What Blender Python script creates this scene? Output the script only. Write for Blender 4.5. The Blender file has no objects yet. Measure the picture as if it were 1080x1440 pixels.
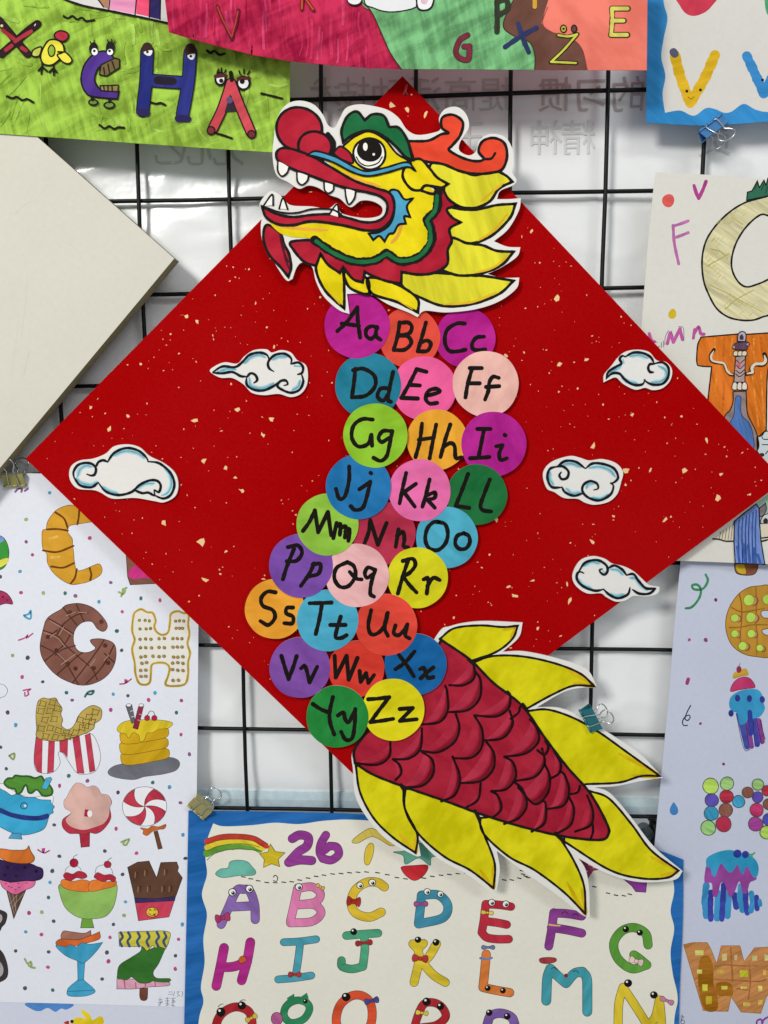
import bpy, math, random
from mathutils import Vector, Matrix, noise
from mathutils.geometry import tessellate_polygon
random.seed(7)
scene = bpy.context.scene
col = scene.collection

# ------------------------------------------------------------------ camera
U = 0.08                                   # spacing of the wire grid in metres
FPX = 1040.0                               # focal length in photo pixels (1080 x 1440)
WROT = Vector((0.1182, 0.0489, -0.0023))   # wall -> camera rotation (fitted to the grid)
TVEC = Vector((0.347, -0.4168, 8.245))
RM = Matrix.Rotation(WROT.length, 3, WROT.normalized())      # wall frame: X right, Y down, Z away
CW = RM.transposed() @ (-TVEC)                               # camera centre in wall frame


def wall2world(v):
    return Vector((v[0] * U, v[2] * U, -v[1] * U))


def P(px, py, d):
    """point seen at photo pixel (px, py) on the plane d metres in front of the grid"""
    r = RM.transposed() @ Vector(((px - 540) / FPX, (py - 720) / FPX, 1.0))
    t = (-d / U - CW[2]) / r[2]
    return wall2world(CW + r * t)


cam_data = bpy.data.cameras.new('camera')
cam = bpy.data.objects.new('camera', cam_data)
col.objects.link(cam)
cam_data.lens = FPX / 1440 * 36
cam_data.sensor_width = 36
cam_data.clip_start = 0.01
cam_data.clip_end = 50
rx, ry, rz = (wall2world(RM[i]).normalized() for i in range(3))
cam.matrix_world = Matrix(((rx[0], -ry[0], -rz[0], 0), (rx[1], -ry[1], -rz[1], 0),
                           (rx[2], -ry[2], -rz[2], 0), (0, 0, 0, 1)))
cam.matrix_world.translation = wall2world(CW)
scene.camera = cam

# ------------------------------------------------------------------ light
world = bpy.data.worlds.new('World')
scene.world = world
world.use_nodes = True
bg = world.node_tree.nodes['Background']
bg.inputs[0].default_value = (0.93, 0.97, 1.0, 1)
bg.inputs[1].default_value = 0.41


def lamp(name, loc, target, sx, sy, power, color):
    l = bpy.data.lights.new(name, 'AREA')
    l.shape = 'RECTANGLE'
    l.size, l.size_y = sx, sy
    l.energy = power
    l.color = color
    o = bpy.data.objects.new(name, l)
    col.objects.link(o)
    o.location = loc
    o.rotation_euler = (Vector(target) - Vector(loc)).to_track_quat('-Z', 'Z').to_euler()
    return o


lamp('ceiling_lamp_key', (-1.25, -2.0, 1.25), (0, 0, 0.03), 0.60, 0.45, 45, (1.0, 0.975, 0.94))
lamp('ceiling_lamp_fill', (1.35, -1.9, 1.75), (0, 0, 0), 1.5, 0.4, 20, (0.95, 0.98, 1.0))
vs = scene.view_settings
vs.view_transform = 'Standard'
vs.look = 'None'
vs.exposure = 0.0
vs.gamma = 1.0
vs.use_curve_mapping = False


# ------------------------------------------------------------------ materials
def lin(c):
    c /= 255.0
    return c / 12.92 if c <= 0.04045 else ((c + 0.055) / 1.055) ** 2.4


def hexlin(h, k=1.0):
    return tuple(min(0.9, lin(int(h[i:i + 2], 16)) * k) for i in (0, 2, 4)) + (1.0,)


MATS = {}
# style: (variation, streak stretch, streak scale, blotch scale, roughness)
STYLES = {
    'marker': (0.22, 6.0, 150.0, 40.0, 0.75),
    'water': (0.18, 1.8, 80.0, 30.0, 0.75),
    'crayon': (0.28, 9.0, 420.0, 80.0, 0.85),
    'brush': (0.42, 5.0, 170.0, 110.0, 0.75),
    'paper': (0.03, 1.0, 220.0, 5.0, 0.72),
    'card': (0.05, 1.0, 500.0, 5.0, 0.8),
    'ink': (0.06, 1.0, 300.0, 40.0, 0.7),
}


def mat(color, style='marker'):
    key = (color, style)
    if key in MATS:
        return MATS[key]
    var, stretch, sc, bl, rough = STYLES[style]
    m = bpy.data.materials.new(style + '_' + color)
    m.use_nodes = True
    nt = m.node_tree
    N, L = nt.nodes, nt.links
    b = N['Principled BSDF']
    geo = N.new('ShaderNodeNewGeometry')
    mp = N.new('ShaderNodeMapping')
    rnd = random.Random(color + style)
    mp.inputs['Rotation'].default_value = (0, 1.35 if style == 'brush' else rnd.uniform(-1.4, 1.4), 0)
    mp.inputs['Location'].default_value = (rnd.uniform(-3, 3), 0, rnd.uniform(-3, 3))
    mp.vector_type = 'TEXTURE'
    mp.inputs['Scale'].default_value = (stretch, 1.0, 1.0)
    L.new(geo.outputs['Position'], mp.inputs['Vector'])
    n1 = N.new('ShaderNodeTexNoise')
    n1.inputs['Scale'].default_value = sc
    n1.inputs['Detail'].default_value = 4
    n1.inputs['Roughness'].default_value = 0.6
    L.new(mp.outputs['Vector'], n1.inputs['Vector'])
    n2 = N.new('ShaderNodeTexNoise')
    n2.inputs['Scale'].default_value = bl
    n2.inputs['Detail'].default_value = 3
    n2.inputs['Distortion'].default_value = 0.6
    if style == 'brush':                       # a second run of strokes crossing the first
        mp2 = N.new('ShaderNodeMapping')
        mp2.inputs['Rotation'].default_value = (0, mp.inputs['Rotation'].default_value[1] + 1.35, 0)
        mp2.vector_type = 'TEXTURE'
        mp2.inputs['Scale'].default_value = (4.5, 1.0, 1.0)
        L.new(geo.outputs['Position'], mp2.inputs['Vector'])
        L.new(mp2.outputs['Vector'], n2.inputs['Vector'])
    else:
        L.new(mp.outputs['Vector'], n2.inputs['Vector'])
    add = N.new('ShaderNodeMath')
    add.operation = 'ADD'
    L.new(n1.outputs['Fac'], add.inputs[0])
    L.new(n2.outputs['Fac'], add.inputs[1])
    mr = N.new('ShaderNodeMapRange')
    mr.inputs['From Min'].default_value = 0.78
    mr.inputs['From Max'].default_value = 1.22
    L.new(add.outputs[0], mr.inputs['Value'])
    mix = N.new('ShaderNodeMix')
    mix.data_type = 'RGBA'
    c = hexlin(color)
    dark = tuple(x * (1 - var) for x in c[:3]) + (1,)
    lite = tuple(min(0.88, x * (1 + var * 0.55) + 0.05 * var) for x in c[:3]) + (1,)
    mix.inputs['A'].default_value = dark
    mix.inputs['B'].default_value = lite
    L.new(mr.outputs['Result'], mix.inputs['Factor'])
    L.new(mix.outputs['Result'], b.inputs['Base Color'])
    b.inputs['Roughness'].default_value = rough
    b.inputs['Specular IOR Level'].default_value = 0.02 if style == 'card' else 0.06
    # paper grain + slow waviness, same field for every sheet
    g1 = N.new('ShaderNodeTexNoise')
    g1.inputs['Scale'].default_value = 900
    g1.inputs['Detail'].default_value = 3
    L.new(geo.outputs['Position'], g1.inputs['Vector'])
    g2 = N.new('ShaderNodeTexNoise')
    g2.inputs['Scale'].default_value = 7
    g2.inputs['Detail'].default_value = 2
    L.new(geo.outputs['Position'], g2.inputs['Vector'])
    b1 = N.new('ShaderNodeBump')
    b1.inputs['Strength'].default_value = 0.35
    b1.inputs['Distance'].default_value = 0.012
    L.new(g2.outputs['Fac'], b1.inputs['Height'])
    b2 = N.new('ShaderNodeBump')
    b2.inputs['Strength'].default_value = 0.25
    b2.inputs['Distance'].default_value = 0.0003
    L.new(g1.outputs['Fac'], b2.inputs['Height'])
    L.new(b1.outputs['Normal'], b2.inputs['Normal'])
    L.new(b2.outputs['Normal'], b.inputs['Normal'])
    MATS[key] = m
    return m


def solid(name, color, rough=0.4, metal=0.0, spec=0.5):
    if name in MATS:
        return MATS[name]
    m = bpy.data.materials.new(name)
    m.use_nodes = True
    nt = m.node_tree
    b = nt.nodes['Principled BSDF']
    n = nt.nodes.new('ShaderNodeTexNoise')
    n.inputs['Scale'].default_value = 160
    n.inputs['Detail'].default_value = 4
    geo = nt.nodes.new('ShaderNodeNewGeometry')
    nt.links.new(geo.outputs['Position'], n.inputs['Vector'])
    mix = nt.nodes.new('ShaderNodeMix')
    mix.data_type = 'RGBA'
    c = hexlin(color)
    mix.inputs['A'].default_value = tuple(x * 0.8 for x in c[:3]) + (1,)
    mix.inputs['B'].default_value = tuple(min(0.9, x * 1.15) for x in c[:3]) + (1,)
    nt.links.new(n.outputs['Fac'], mix.inputs['Factor'])
    nt.links.new(mix.outputs['Result'], b.inputs['Base Color'])
    mr = nt.nodes.new('ShaderNodeMapRange')
    mr.inputs['To Min'].default_value = rough * 0.8
    mr.inputs['To Max'].default_value = min(1, rough * 1.3)
    nt.links.new(n.outputs['Fac'], mr.inputs['Value'])
    nt.links.new(mr.outputs['Result'], b.inputs['Roughness'])
    b.inputs['Metallic'].default_value = metal
    b.inputs['Specular IOR Level'].default_value = spec
    MATS[name] = m
    return m


INK = '1b1716'
EPS = 1.2e-5

# ------------------------------------------------------------------ drawing helpers
# a view = (x0, y0, zoom): drawing coordinates are (photo pixel - origin) * zoom
V = dict(px=(0, 0, 1), H=(350, 120, 2.7), D2=(430, 400, 3.2727), D3=(400, 630, 3.2727), D4=(330, 800, 3.2727),
         T=(480, 860, 2.2041), TL=(0, 0, 2.5714), T2=(230, 0, 2.5116), TR=(620, 0, 2.3478), TL2=(0, 0, 4.909),
         TM=(460, 0, 4.1538), F1=(0, 650, 3.7241), F2=(0, 960, 3.7241), F3=(0, 1170, 3.7241),
         P5=(250, 1080, 2.9189), P6=(600, 1130, 2.8421), R1=(900, 230, 5.3333), R2=(960, 450, 6.0), R3=(960, 660, 9.0),
         R4=(930, 790, 4.9655), R5=(930, 1070, 7.2), R6=(940, 1230, 6.8571), C1=(80, 470, 2.9189), C2=(750, 470, 3.6905),
         B1=(260, 1380, 3.0), BD=(0, 180, 2.88))


def parse(s):
    """'x,y x,y! ...' -> list of (x, y, sharp)"""
    out = []
    for tok in s.split():
        sh = tok.endswith('!')
        x, y = tok.rstrip('!').split(',')
        out.append((float(x), float(y), sh))
    return out


def cr(p0, p1, p2, p3, n):
    r = []
    for k in range(n):
        t = k / n
        t2, t3 = t * t, t * t * t
        r.append(tuple(0.5 * (2 * p1[i] + (p2[i] - p0[i]) * t + (2 * p0[i] - 5 * p1[i] + 4 * p2[i] - p3[i]) * t2 +
                              (3 * p1[i] - p0[i] - 3 * p2[i] + p3[i]) * t3) for i in (0, 1)))
    return r


def smooth_open(pts, step):
    if len(pts) < 3:
        return [p[:2] for p in pts]
    out = []
    for i in range(len(pts) - 1):
        p1, p2 = pts[i], pts[i + 1]
        p0 = pts[i - 1] if i > 0 and not p1[2] else (2 * p1[0] - p2[0], 2 * p1[1] - p2[1])
        p3 = pts[i + 2] if i + 2 < len(pts) and not p2[2] else (2 * p2[0] - p1[0], 2 * p2[1] - p1[1])
        n = max(1, min(14, int(math.hypot(p2[0] - p1[0], p2[1] - p1[1]) / step)))
        out += cr(p0, p1, p2, p3, n)
    out.append(pts[-1][:2])
    return out


def smooth_closed(pts, step):
    n0 = len(pts)
    out = []
    for i in range(n0):
        p1, p2 = pts[i], pts[(i + 1) % n0]
        p0 = pts[i - 1] if not p1[2] else (2 * p1[0] - p2[0], 2 * p1[1] - p2[1])
        p3 = pts[(i + 2) % n0] if not p2[2] else (2 * p2[0] - p1[0], 2 * p2[1] - p1[1])
        n = max(1, min(14, int(math.hypot(p2[0] - p1[0], p2[1] - p1[1]) / step)))
        out += cr(p0, p1, p2, p3, n)
    return out


def circ(x, y, r, ry=None, rot=0.0, n=None, wob=0.0):
    ry = r if ry is None else ry
    n = n or 28
    ph = random.random() * 6.28
    out = []
    for k in range(n):
        a = 2 * math.pi * k / n
        w = 1 + wob * (math.sin(2 * a + ph) + 0.6 * math.sin(3 * a + 2 * ph))
        u, v = r * math.cos(a) * w, ry * math.sin(a) * w
        out.append((x + u * math.cos(rot) - v * math.sin(rot), y + u * math.sin(rot) + v * math.cos(rot)))
    return out


def tess(loops):
    flat = [p for l in loops for p in l]
    tris = tessellate_polygon([[Vector((p[0], p[1], 0)) for p in l] for l in loops])
    return flat, [tuple(t) for t in tris]


def new_obj(name, verts, faces, mats, midx=None, parent=None, origin=Vector((0, 0, 0)), smooth=False):
    me = bpy.data.meshes.new(name)
    me.from_pydata([tuple(Vector(v) - origin) for v in verts], [], faces)
    for m in mats:
        me.materials.append(m)
    if midx:
        me.polygons.foreach_set('material_index', midx)
    if smooth:
        me.polygons.foreach_set('use_smooth', [True] * len(me.polygons))
    me.update()
    o = bpy.data.objects.new(name, me)
    col.objects.link(o)
    if parent:
        o.parent = parent
    return o


class Thing:
    """an Empty at the base of a thing; its parts are children"""

    def __init__(self, name, label, cat, base, group=None):
        self.o = bpy.data.objects.new(name, None)
        self.o.empty_display_size = 0.02
        col.objects.link(self.o)
        self.org = Vector(base)
        self.o.location = self.org
        self.o['label'] = label
        self.o['category'] = cat
        if group:
            self.o['group'] = group


class Art:
    """flat ink and paint laid on a sheet whose face lies d metres in front of the grid; one mesh"""

    def __init__(self, view, d, style='marker'):
        self.x0, self.y0, self.s = V[view]
        self.d = d
        self.style = style
        self.v, self.f, self.mi, self.m = [], [], [], []
        self.layer = 0
        self.eps = EPS

    def view(self, view):
        self.x0, self.y0, self.s = V[view]
        return self

    def _add(self, pts, tris, material):
        if material not in self.m:
            self.m.append(material)
        mi = self.m.index(material)
        self.layer += 1
        d = self.d + self.eps * self.layer
        b = len(self.v)
        self.v += [P(self.x0 + p[0] / self.s, self.y0 + p[1] / self.s, d) for p in pts]
        for t in tris:
            a, bb, c = (pts[i] for i in t[:3])
            ar = (bb[0] - a[0]) * (c[1] - a[1]) - (bb[1] - a[1]) * (c[0] - a[0])
            t = tuple(t)
            if ar > 0:
                t = t[::-1]
            self.f.append(tuple(i + b for i in t))
            self.mi.append(mi)

    def poly(self, pts, color, style=None, holes=()):
        flat, tris = tess([pts] + list(holes))
        self._add(flat, tris, mat(color, style or self.style))
        return self

    def fill(self, s, color, ow=0, oc=INK, style=None, holes=(), ostyle='ink'):
        """filled closed shape with an optional drawn outline"""
        step = 1.6 * self.s
        pts = smooth_closed(parse(s), step)
        hs = [smooth_closed(parse(h), step) for h in holes]
        self.poly(pts, color, style, hs)
        if ow:
            self._stroke([pts] + hs, ow, oc, ostyle, True)
        return self

    def _stroke(self, lines, w, color, style, closed=False, taper=False, wob=0.07):
        for pts in lines:
            allp, allt = [], []
            q = [pts[0]]
            for p in pts[1:]:
                if math.hypot(p[0] - q[-1][0], p[1] - q[-1][1]) > 1e-4:
                    q.append(p)
            if closed and math.hypot(q[0][0] - q[-1][0], q[0][1] - q[-1][1]) < 1e-4:
                q.pop()
            n = len(q)
            if n == 1:
                allb = len(allp)
                c = circ(q[0][0], q[0][1], w / 2, n=12)
                allp += c
                allt.append(tuple(range(allb, allb + 12)))
                self._add(allp, allt, mat(color, style))
                continue
            hw = w / 2
            L, R = [], []
            ph = random.random() * 10
            arc = 0.0
            for i in range(n):
                a = q[i - 1] if (i > 0 or closed) else q[i]
                b = q[(i + 1) % n] if (i < n - 1 or closed) else q[i]
                p = q[i]
                d1 = Vector((p[0] - a[0], p[1] - a[1]))
                d2 = Vector((b[0] - p[0], b[1] - p[1]))
                if d1.length < 1e-9:
                    d1 = d2
                if d2.length < 1e-9:
                    d2 = d1
                d1.normalize()
                d2.normalize()
                t = d1 + d2
                if t.length < 0.25:
                    t = d1.copy()
                t.normalize()
                nn = Vector((-t[1], t[0]))
                k = 1.0 / max(0.55, nn.dot(Vector((-d1[1], d1[0]))))
                arc += math.hypot(p[0] - a[0], p[1] - a[1]) / self.s if i else 0.0
                h = hw * k * (1 + wob * math.sin(arc * 0.33 + ph) + wob * 0.6 * math.sin(arc * 0.81 + 2 * ph))
                if taper and not closed:
                    h *= min(1.0, 0.45 + 4.0 * min(i, n - 1 - i) / max(1, n - 1))
                L.append((p[0] + nn[0] * h, p[1] + nn[1] * h))
                R.append((p[0] - nn[0] * h, p[1] - nn[1] * h))
            b0 = len(allp)
            allp += L + R
            rng = range(n if closed else n - 1)
            for i in rng:
                j = (i + 1) % n
                allt.append((b0 + i, b0 + j, b0 + n + j))
                allt.append((b0 + i, b0 + n + j, b0 + n + i))
            if not closed:
                for end in (0, n - 1):
                    A, B = (Vector(L[end]), Vector(R[end]))
                    c = (A + B) / 2
                    r = (A - B).length / 2
                    a0 = math.atan2(A[1] - c[1], A[0] - c[0])
                    sg = 1 if end == 0 else -1
                    fan = [tuple(A)] + [(c[0] + r * math.cos(a0 + sg * math.pi * k / 6),
                                         c[1] + r * math.sin(a0 + sg * math.pi * k / 6)) for k in range(1, 6)] + [tuple(B)]
                    fb = len(allp)
                    allp += fan
                    for k in range(1, 6):
                        allt.append((fb, fb + k, fb + k + 1))
            self._add(allp, allt, mat(color, style))
        return self

    def line(self, s, w, color=INK, style='ink', closed=False, taper=False, wob=0.07):
        """'a;b;c' strokes of width w (drawing units)"""
        step = 1.6 * self.s
        ls = []
        for part in s.split(';'):
            pp = parse(part)
            ls.append(smooth_closed(pp, step) if closed else smooth_open(pp, step))
        return self._stroke(ls, w, color, style, closed, taper, wob)

    def fat(self, s, w, color, ow=2.2, oc='3a2c30', style=None, closed=False):
        """fat felt-pen letter strokes with a thin drawn outline"""
        self.line(s, w + 2 * ow, oc, 'ink', closed, wob=0.0)
        step = 1.6 * self.s
        for part in s.split(';'):
            pp = parse(part)
            pts = smooth_closed(pp, step) if closed else smooth_open(pp, step)
            self._stroke([pts], w, color, style or self.style, closed, wob=0.0)
        return self

    def dot(self, x, y, r, color, ry=None, ow=0, oc=INK, style=None, rot=0.0, wob=0.02):
        pts = circ(x, y, r, ry, rot, n=max(10, min(64, int(10 + 2.5 * r / self.s))), wob=wob)
        self.poly(pts, color, style)
        if ow:
            self._stroke([pts], ow, oc, 'ink', True)
        return self

    def eye(self, x, y, r, look=(0.2, 0.2), white='f1efe8'):
        r *= 0.88
        self.dot(x, y, r, white, ow=r * 0.22, style='paper')
        self.dot(x + look[0] * r, y + look[1] * r, r * 0.5, '15120f', style='ink')
        self.dot(x + look[0] * r - r * .15, y + look[1] * r - r * .2, r * 0.16, 'f4f4f0', style='paper')
        return self

    def bead(self, x, y, r, ry=None):
        """black shiny bead eye"""
        r *= 0.88
        self.dot(x, y, r, '17130f', ry=ry, style='ink')
        self.dot(x - r * .3, y - r * .35, r * .28, 'eeeae4', style='paper')
        return self

    def bow(self, x, y, w, h, color, rot=0.0, knot=None):
        c, s = math.cos(rot), math.sin(rot)

        def q(u, v):
            return '%f,%f' % (x + u * c - v * s, y + u * s + v * c)
        for sg in (-1, 1):
            self.fill(' '.join((q(0, 0), q(sg * w * .8, -h), q(sg * w * 1.05, 0), q(sg * w * .8, h))), color, ow=1.6, oc='3a2024')
        self.dot(x, y, h * .55, knot or color, ow=1.4, oc='3a2024')
        return self

    def build(self, name, thing, parent=None, label=None, kind=None):
        o = new_obj(name, self.v, self.f, self.m, self.mi, parent or thing.o, thing.org)
        if label:
            o['label'] = label
        if kind:
            o['kind'] = kind
        return o


def sheet_pts(view, s, smooth=True):
    x0, y0, sc = V[view]
    pts = smooth_closed(parse(s), 1.6 * sc) if smooth else [p[:2] for p in parse(s)]
    return [(x0 + p[0] / sc, y0 + p[1] / sc) for p in pts]


def slab(name, pts, d, thick, material, thing, parent=None, edge=None, label=None, holes=()):
    """flat sheet of real thickness; front face d metres before the grid"""
    flat, tris = tess([pts] + list(holes))
    n = len(flat)
    verts = [P(p[0], p[1], d) for p in flat]
    verts += [v + Vector((0, thick, 0)) for v in verts]
    faces, mi = [], []
    for t in tris:
        a, b, c = (flat[i] for i in t)
        if (b[0] - a[0]) * (c[1] - a[1]) - (b[1] - a[1]) * (c[0] - a[0]) > 0:
            t = t[::-1]
        faces.append(tuple(t))
        mi.append(0)
        faces.append(tuple(i + n for i in t[::-1]))
        mi.append(1)
    b0 = 0
    for l in [pts] + list(holes):
        m = len(l)
        for i in range(m):
            j = (i + 1) % m
            faces.append((b0 + i, b0 + j, b0 + n + j, b0 + n + i))
            mi.append(1)
        b0 += m
    o = new_obj(name, verts, faces, [material, edge or material], mi, parent or thing.o, thing.org)
    if label:
        o['label'] = label
    return o


def tube(verts, faces, path, r, n=8, closed=False):
    """append a round tube along a path of Vectors"""
    b = len(verts)
    m = len(path)
    up = Vector((0, 1, 0))
    for i, p in enumerate(path):
        a = path[i - 1] if (i > 0 or closed) else p
        c = path[(i + 1) % m] if (i < m - 1 or closed) else p
        t = (c - a).normalized()
        s = t.cross(up)
        if s.length < 1e-3:
            s = t.cross(Vector((1, 0, 0)))
        s.normalize()
        w = t.cross(s).normalized()
        for k in range(n):
            an = 2 * math.pi * k / n
            verts.append(p + (s * math.cos(an) + w * math.sin(an)) * r)
    for i in range(m if closed else m - 1):
        j = (i + 1) % m
        for k in range(n):
            k2 = (k + 1) % n
            faces.append((b + i * n + k, b + i * n + k2, b + j * n + k2, b + j * n + k))
    if not closed:
        faces.append(tuple(b + k for k in range(n))[::-1])
        faces.append(tuple(b + (m - 1) * n + k for k in range(n)))


# ------------------------------------------------------------------ depths of the layers (metres before the grid)
D_FILM = -0.0105
D_LOW, D_FOOD, D_26 = 0.0045, 0.0055, 0.0075
D_FRUIT, D_CANDY = 0.0125, 0.0050
D_RED = 0.0215
D_GREEN, D_TOP, D_SEA = 0.0247, 0.043, 0.011
D_BOARD = 0.0235
D_WALL = -0.30

# ================================================================== the setting
wall_m = solid('wall_paint', 'dfe2e2', 0.7, 0, 0.3)
c0, c1, c2, c3 = P(-500, -500, D_WALL), P(1580, -500, D_WALL), P(1580, 2100, D_WALL), P(-500, 2100, D_WALL)
wl = new_obj('wall', [c0, c1, c2, c3], [(0, 3, 2, 1)], [wall_m])
wl['kind'] = 'structure'


# plastic banner behind the grid ------------------------------------------------
def film_disp(x, z):
    """waviness of the hanging plastic sheet (metres towards the viewer)"""
    v = Vector((x * 5.0, 0.3, z * 2.2))
    w = 0.0034 * noise.noise(v) + 0.0013 * noise.noise(Vector((x * 17, 4.0, z * 9)))
    r = 1.0 - abs(noise.noise(Vector((x * 13 + z * 9, 7.7, z * 15 - x * 5)))) * 2.0
    w += 0.0011 * max(0.0, r) ** 6
    # diagonal pull creases
    for (cx, cz, ax, az, ln, wd, h) in ((-0.15, 0.245, 0.86, 0.36, 0.075, 0.013, 0.0030), (-0.135, 0.215, 0.93, 0.15, 0.06, 0.008, 0.0022),
                                        (0.235, 0.335, 0.97, 0.05, 0.09, 0.012, 0.0026), (0.27, 0.29, 0.5, 0.86, 0.07, 0.012, 0.0026),
                                        (-0.155, -0.145, 0.9, 0.3, 0.03, 0.02, 0.003), (0.19, -0.2, 0.1, 0.99, 0.1, 0.012, 0.0018)):
        u = (x - cx) * ax + (z - cz) * az
        t = -(x - cx) * az + (z - cz) * ax
        w += h * math.exp(-(u / ln) ** 2 - (t / wd) ** 2)
    return w


film_m = bpy.data.materials.new('banner_film')
film_m.use_nodes = True
fb = film_m.node_tree.nodes['Principled BSDF']
fn = film_m.node_tree.nodes.new('ShaderNodeTexNoise')
fn.inputs['Scale'].default_value = 9
fn.inputs['Detail'].default_value = 4
fg = film_m.node_tree.nodes.new('ShaderNodeNewGeometry')
film_m.node_tree.links.new(fg.outputs['Position'], fn.inputs['Vector'])
fx = film_m.node_tree.nodes.new('ShaderNodeMix')
fx.data_type = 'RGBA'
fx.inputs['A'].default_value = (0.82, 0.835, 0.825, 1)
fx.inputs['B'].default_value = (0.88, 0.89, 0.88, 1)
film_m.node_tree.links.new(fn.outputs['Fac'], fx.inputs['Factor'])
film_m.node_tree.links.new(fx.outputs['Result'], fb.inputs['Base Color'])
fb.inputs['Roughness'].default_value = 0.22
fb.inputs['Specular IOR Level'].default_value = 0.55
fb.inputs['Coat Weight'].default_value = 0.35
fb.inputs['Coat Roughness'].default_value = 0.08
fk = film_m.node_tree.nodes.new('ShaderNodeBump')
fk.inputs['Strength'].default_value = 0.10
fk.inputs['Distance'].default_value = 0.004
fn2 = film_m.node_tree.nodes.new('ShaderNodeTexNoise')
fn2.inputs['Scale'].default_value = 55
fn2.inputs['Detail'].default_value = 2
film_m.node_tree.links.new(fg.outputs['Position'], fn2.inputs['Vector'])
film_m.node_tree.links.new(fn2.outputs['Fac'], fk.inputs['Height'])
film_m.node_tree.links.new(fk.outputs['Normal'], fb.inputs['Normal'])

fl_top, fl_bot = P(540, -60, D_FILM)[2], P(700, 1137, D_FILM)[2]
fl_x0, fl_x1 = -0.44, 0.44
film = Thing('banner', 'glossy white plastic banner with mirrored show-through lettering hanging behind the black wire grid', 'banner',
             ((fl_x0 + fl_x1) / 2, -D_FILM, fl_bot))
nx, nz = 150, 170
fv, ff = [], []
for j in range(nz + 1):
    for i in range(nx + 1):
        x = fl_x0 + (fl_x1 - fl_x0) * i / nx
        z = fl_bot + (fl_top - fl_bot) * j / nz
        fade = min(1.0, (z - fl_bot) / 0.05)
        fv.append(Vector((x, -D_FILM - film_disp(x, z) * fade + 0.006 * (1 - fade) ** 2, z)))
for j in range(nz):
    for i in range(nx):
        a = j * (nx + 1) + i
        ff.append((a, a + 1, a + nx + 2, a + nx + 1))
new_obj('sheet', fv, ff, [film_m], None, film.o, film.org, smooth=True)
# flat hem bar along the bottom of the banner
hem_m = solid('hem_plastic', 'c3d6da', 0.35, 0, 0.5)
hv, hf = [], []
prof = [(0.000, 0.002), (0.0035, 0.0005), (0.004, 0.008), (0.003, 0.016), (0.0, 0.018), (-0.004, 0.016), (-0.004, 0.002)]
for x in (fl_x0, fl_x1):
    for (y, z) in prof:
        hv.append(Vector((x, -D_FILM + 0.005 - y, fl_bot - 0.004 + z)))
k = len(prof)
for i in range(k):
    j = (i + 1) % k
    hf.append((i, j, k + j, k + i))
hf += [tuple(range(k))[::-1], tuple(range(k, 2 * k))]
new_obj('hem_bar', hv, hf, [hem_m], None, film.o, film.org)


def show_through(s, px, py, size_px, color, spacing=1.0):
    """mirrored print of the banner's far side showing through the sheet; px = right end in the photo"""
    m = mat(color, 'paper')
    cu = bpy.data.curves.new('print', 'FONT')
    cu.body = s
    cu.size = size_px * 0.000625
    cu.space_character = spacing
    cu.resolution_u = 2
    o = bpy.data.objects.new('print', cu)
    col.objects.link(o)
    bpy.context.view_layer.update()
    dg = bpy.context.evaluated_depsgraph_get()
    me = o.evaluated_get(dg).to_mesh()
    p0 = P(px, py, D_FILM)
    verts, faces = [], []
    for v in me.vertices:
        x, z = p0[0] - v.co[0], p0[2] + v.co[1]
        verts.append(Vector((x, -D_FILM - film_disp(x, z) - 0.0006, z)))
    faces = [tuple(p.vertices)[::-1] for p in me.polygons]
    bpy.data.objects.remove(o)
    r = new_obj('mirrored_lettering', verts, faces, [m], None, film.o, film.org)
    r['label'] = 'faint mirrored Chinese characters'
    return r


for ch_, x_, y_, c_ in (('的', 908, 152, 'c2b4ae'), ('习', 856, 152, 'c2b4ae'), ('惯', 806, 152, 'c2b4ae'), ('提', 722, 152, 'c8c7c0'), ('高', 672, 152, 'c8c7c0'), ('活', 622, 152, 'c8c7c0'),
                        ('动', 570, 152, 'c8c7c0'), ('技', 522, 152, 'c8c7c0'), ('术', 482, 152, 'c8c7c0'), ('精', 838, 212, 'd7d9d7'), ('神', 792, 212, 'd7d9d7'), ('玉', 684, 212, 'd7d9d7'),
                        ('员', 1030, 215, 'd2d4d1'), ('无', 345, 229, 'cccdc8'), ('心', 300, 229, 'cccdc8'), ('乙', 262, 229, 'cccdc8')):
    show_through(ch_, x_, y_, 48, c_)

# black wire grid ---------------------------------------------------------------
wire_m = solid('black_wire', '08090a', 0.5, 0, 0.25)
grid = Thing('wire_grid', 'black welded wire grid panel that the drawings are clipped to', 'wire grid', (0, 0, -(8.6 - 4) * U))
WR = 0.00182
for c in range(-1, 9):
    x = (c - 3) * U + {2: 0.0006, 3: 0.001}.get(c, 0)
    v, f = [], []
    pth = [Vector((x + 0.0005 * math.sin(k * 1.7 + c), 0.0002 * math.sin(k + c), (4.6 - k * 0.8) * U)) for k in range(12)]
    tube(v, f, pth, WR, 10)
    new_obj('vertical_wire', v, f, [wire_m], None, grid.o, grid.org, True)
for r in range(-1, 9):
    z = -(r - 4) * U
    v, f = [], []
    pth = [Vector(((-4.4 + k * 1.0) * U, 0.0034, z + 0.0006 * math.sin(k * 1.3 + r * 2))) for k in range(10)]
    tube(v, f, pth, WR, 10)
    new_obj('horizontal_wire', v, f, [wire_m], None, grid.o, grid.org, True)

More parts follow.
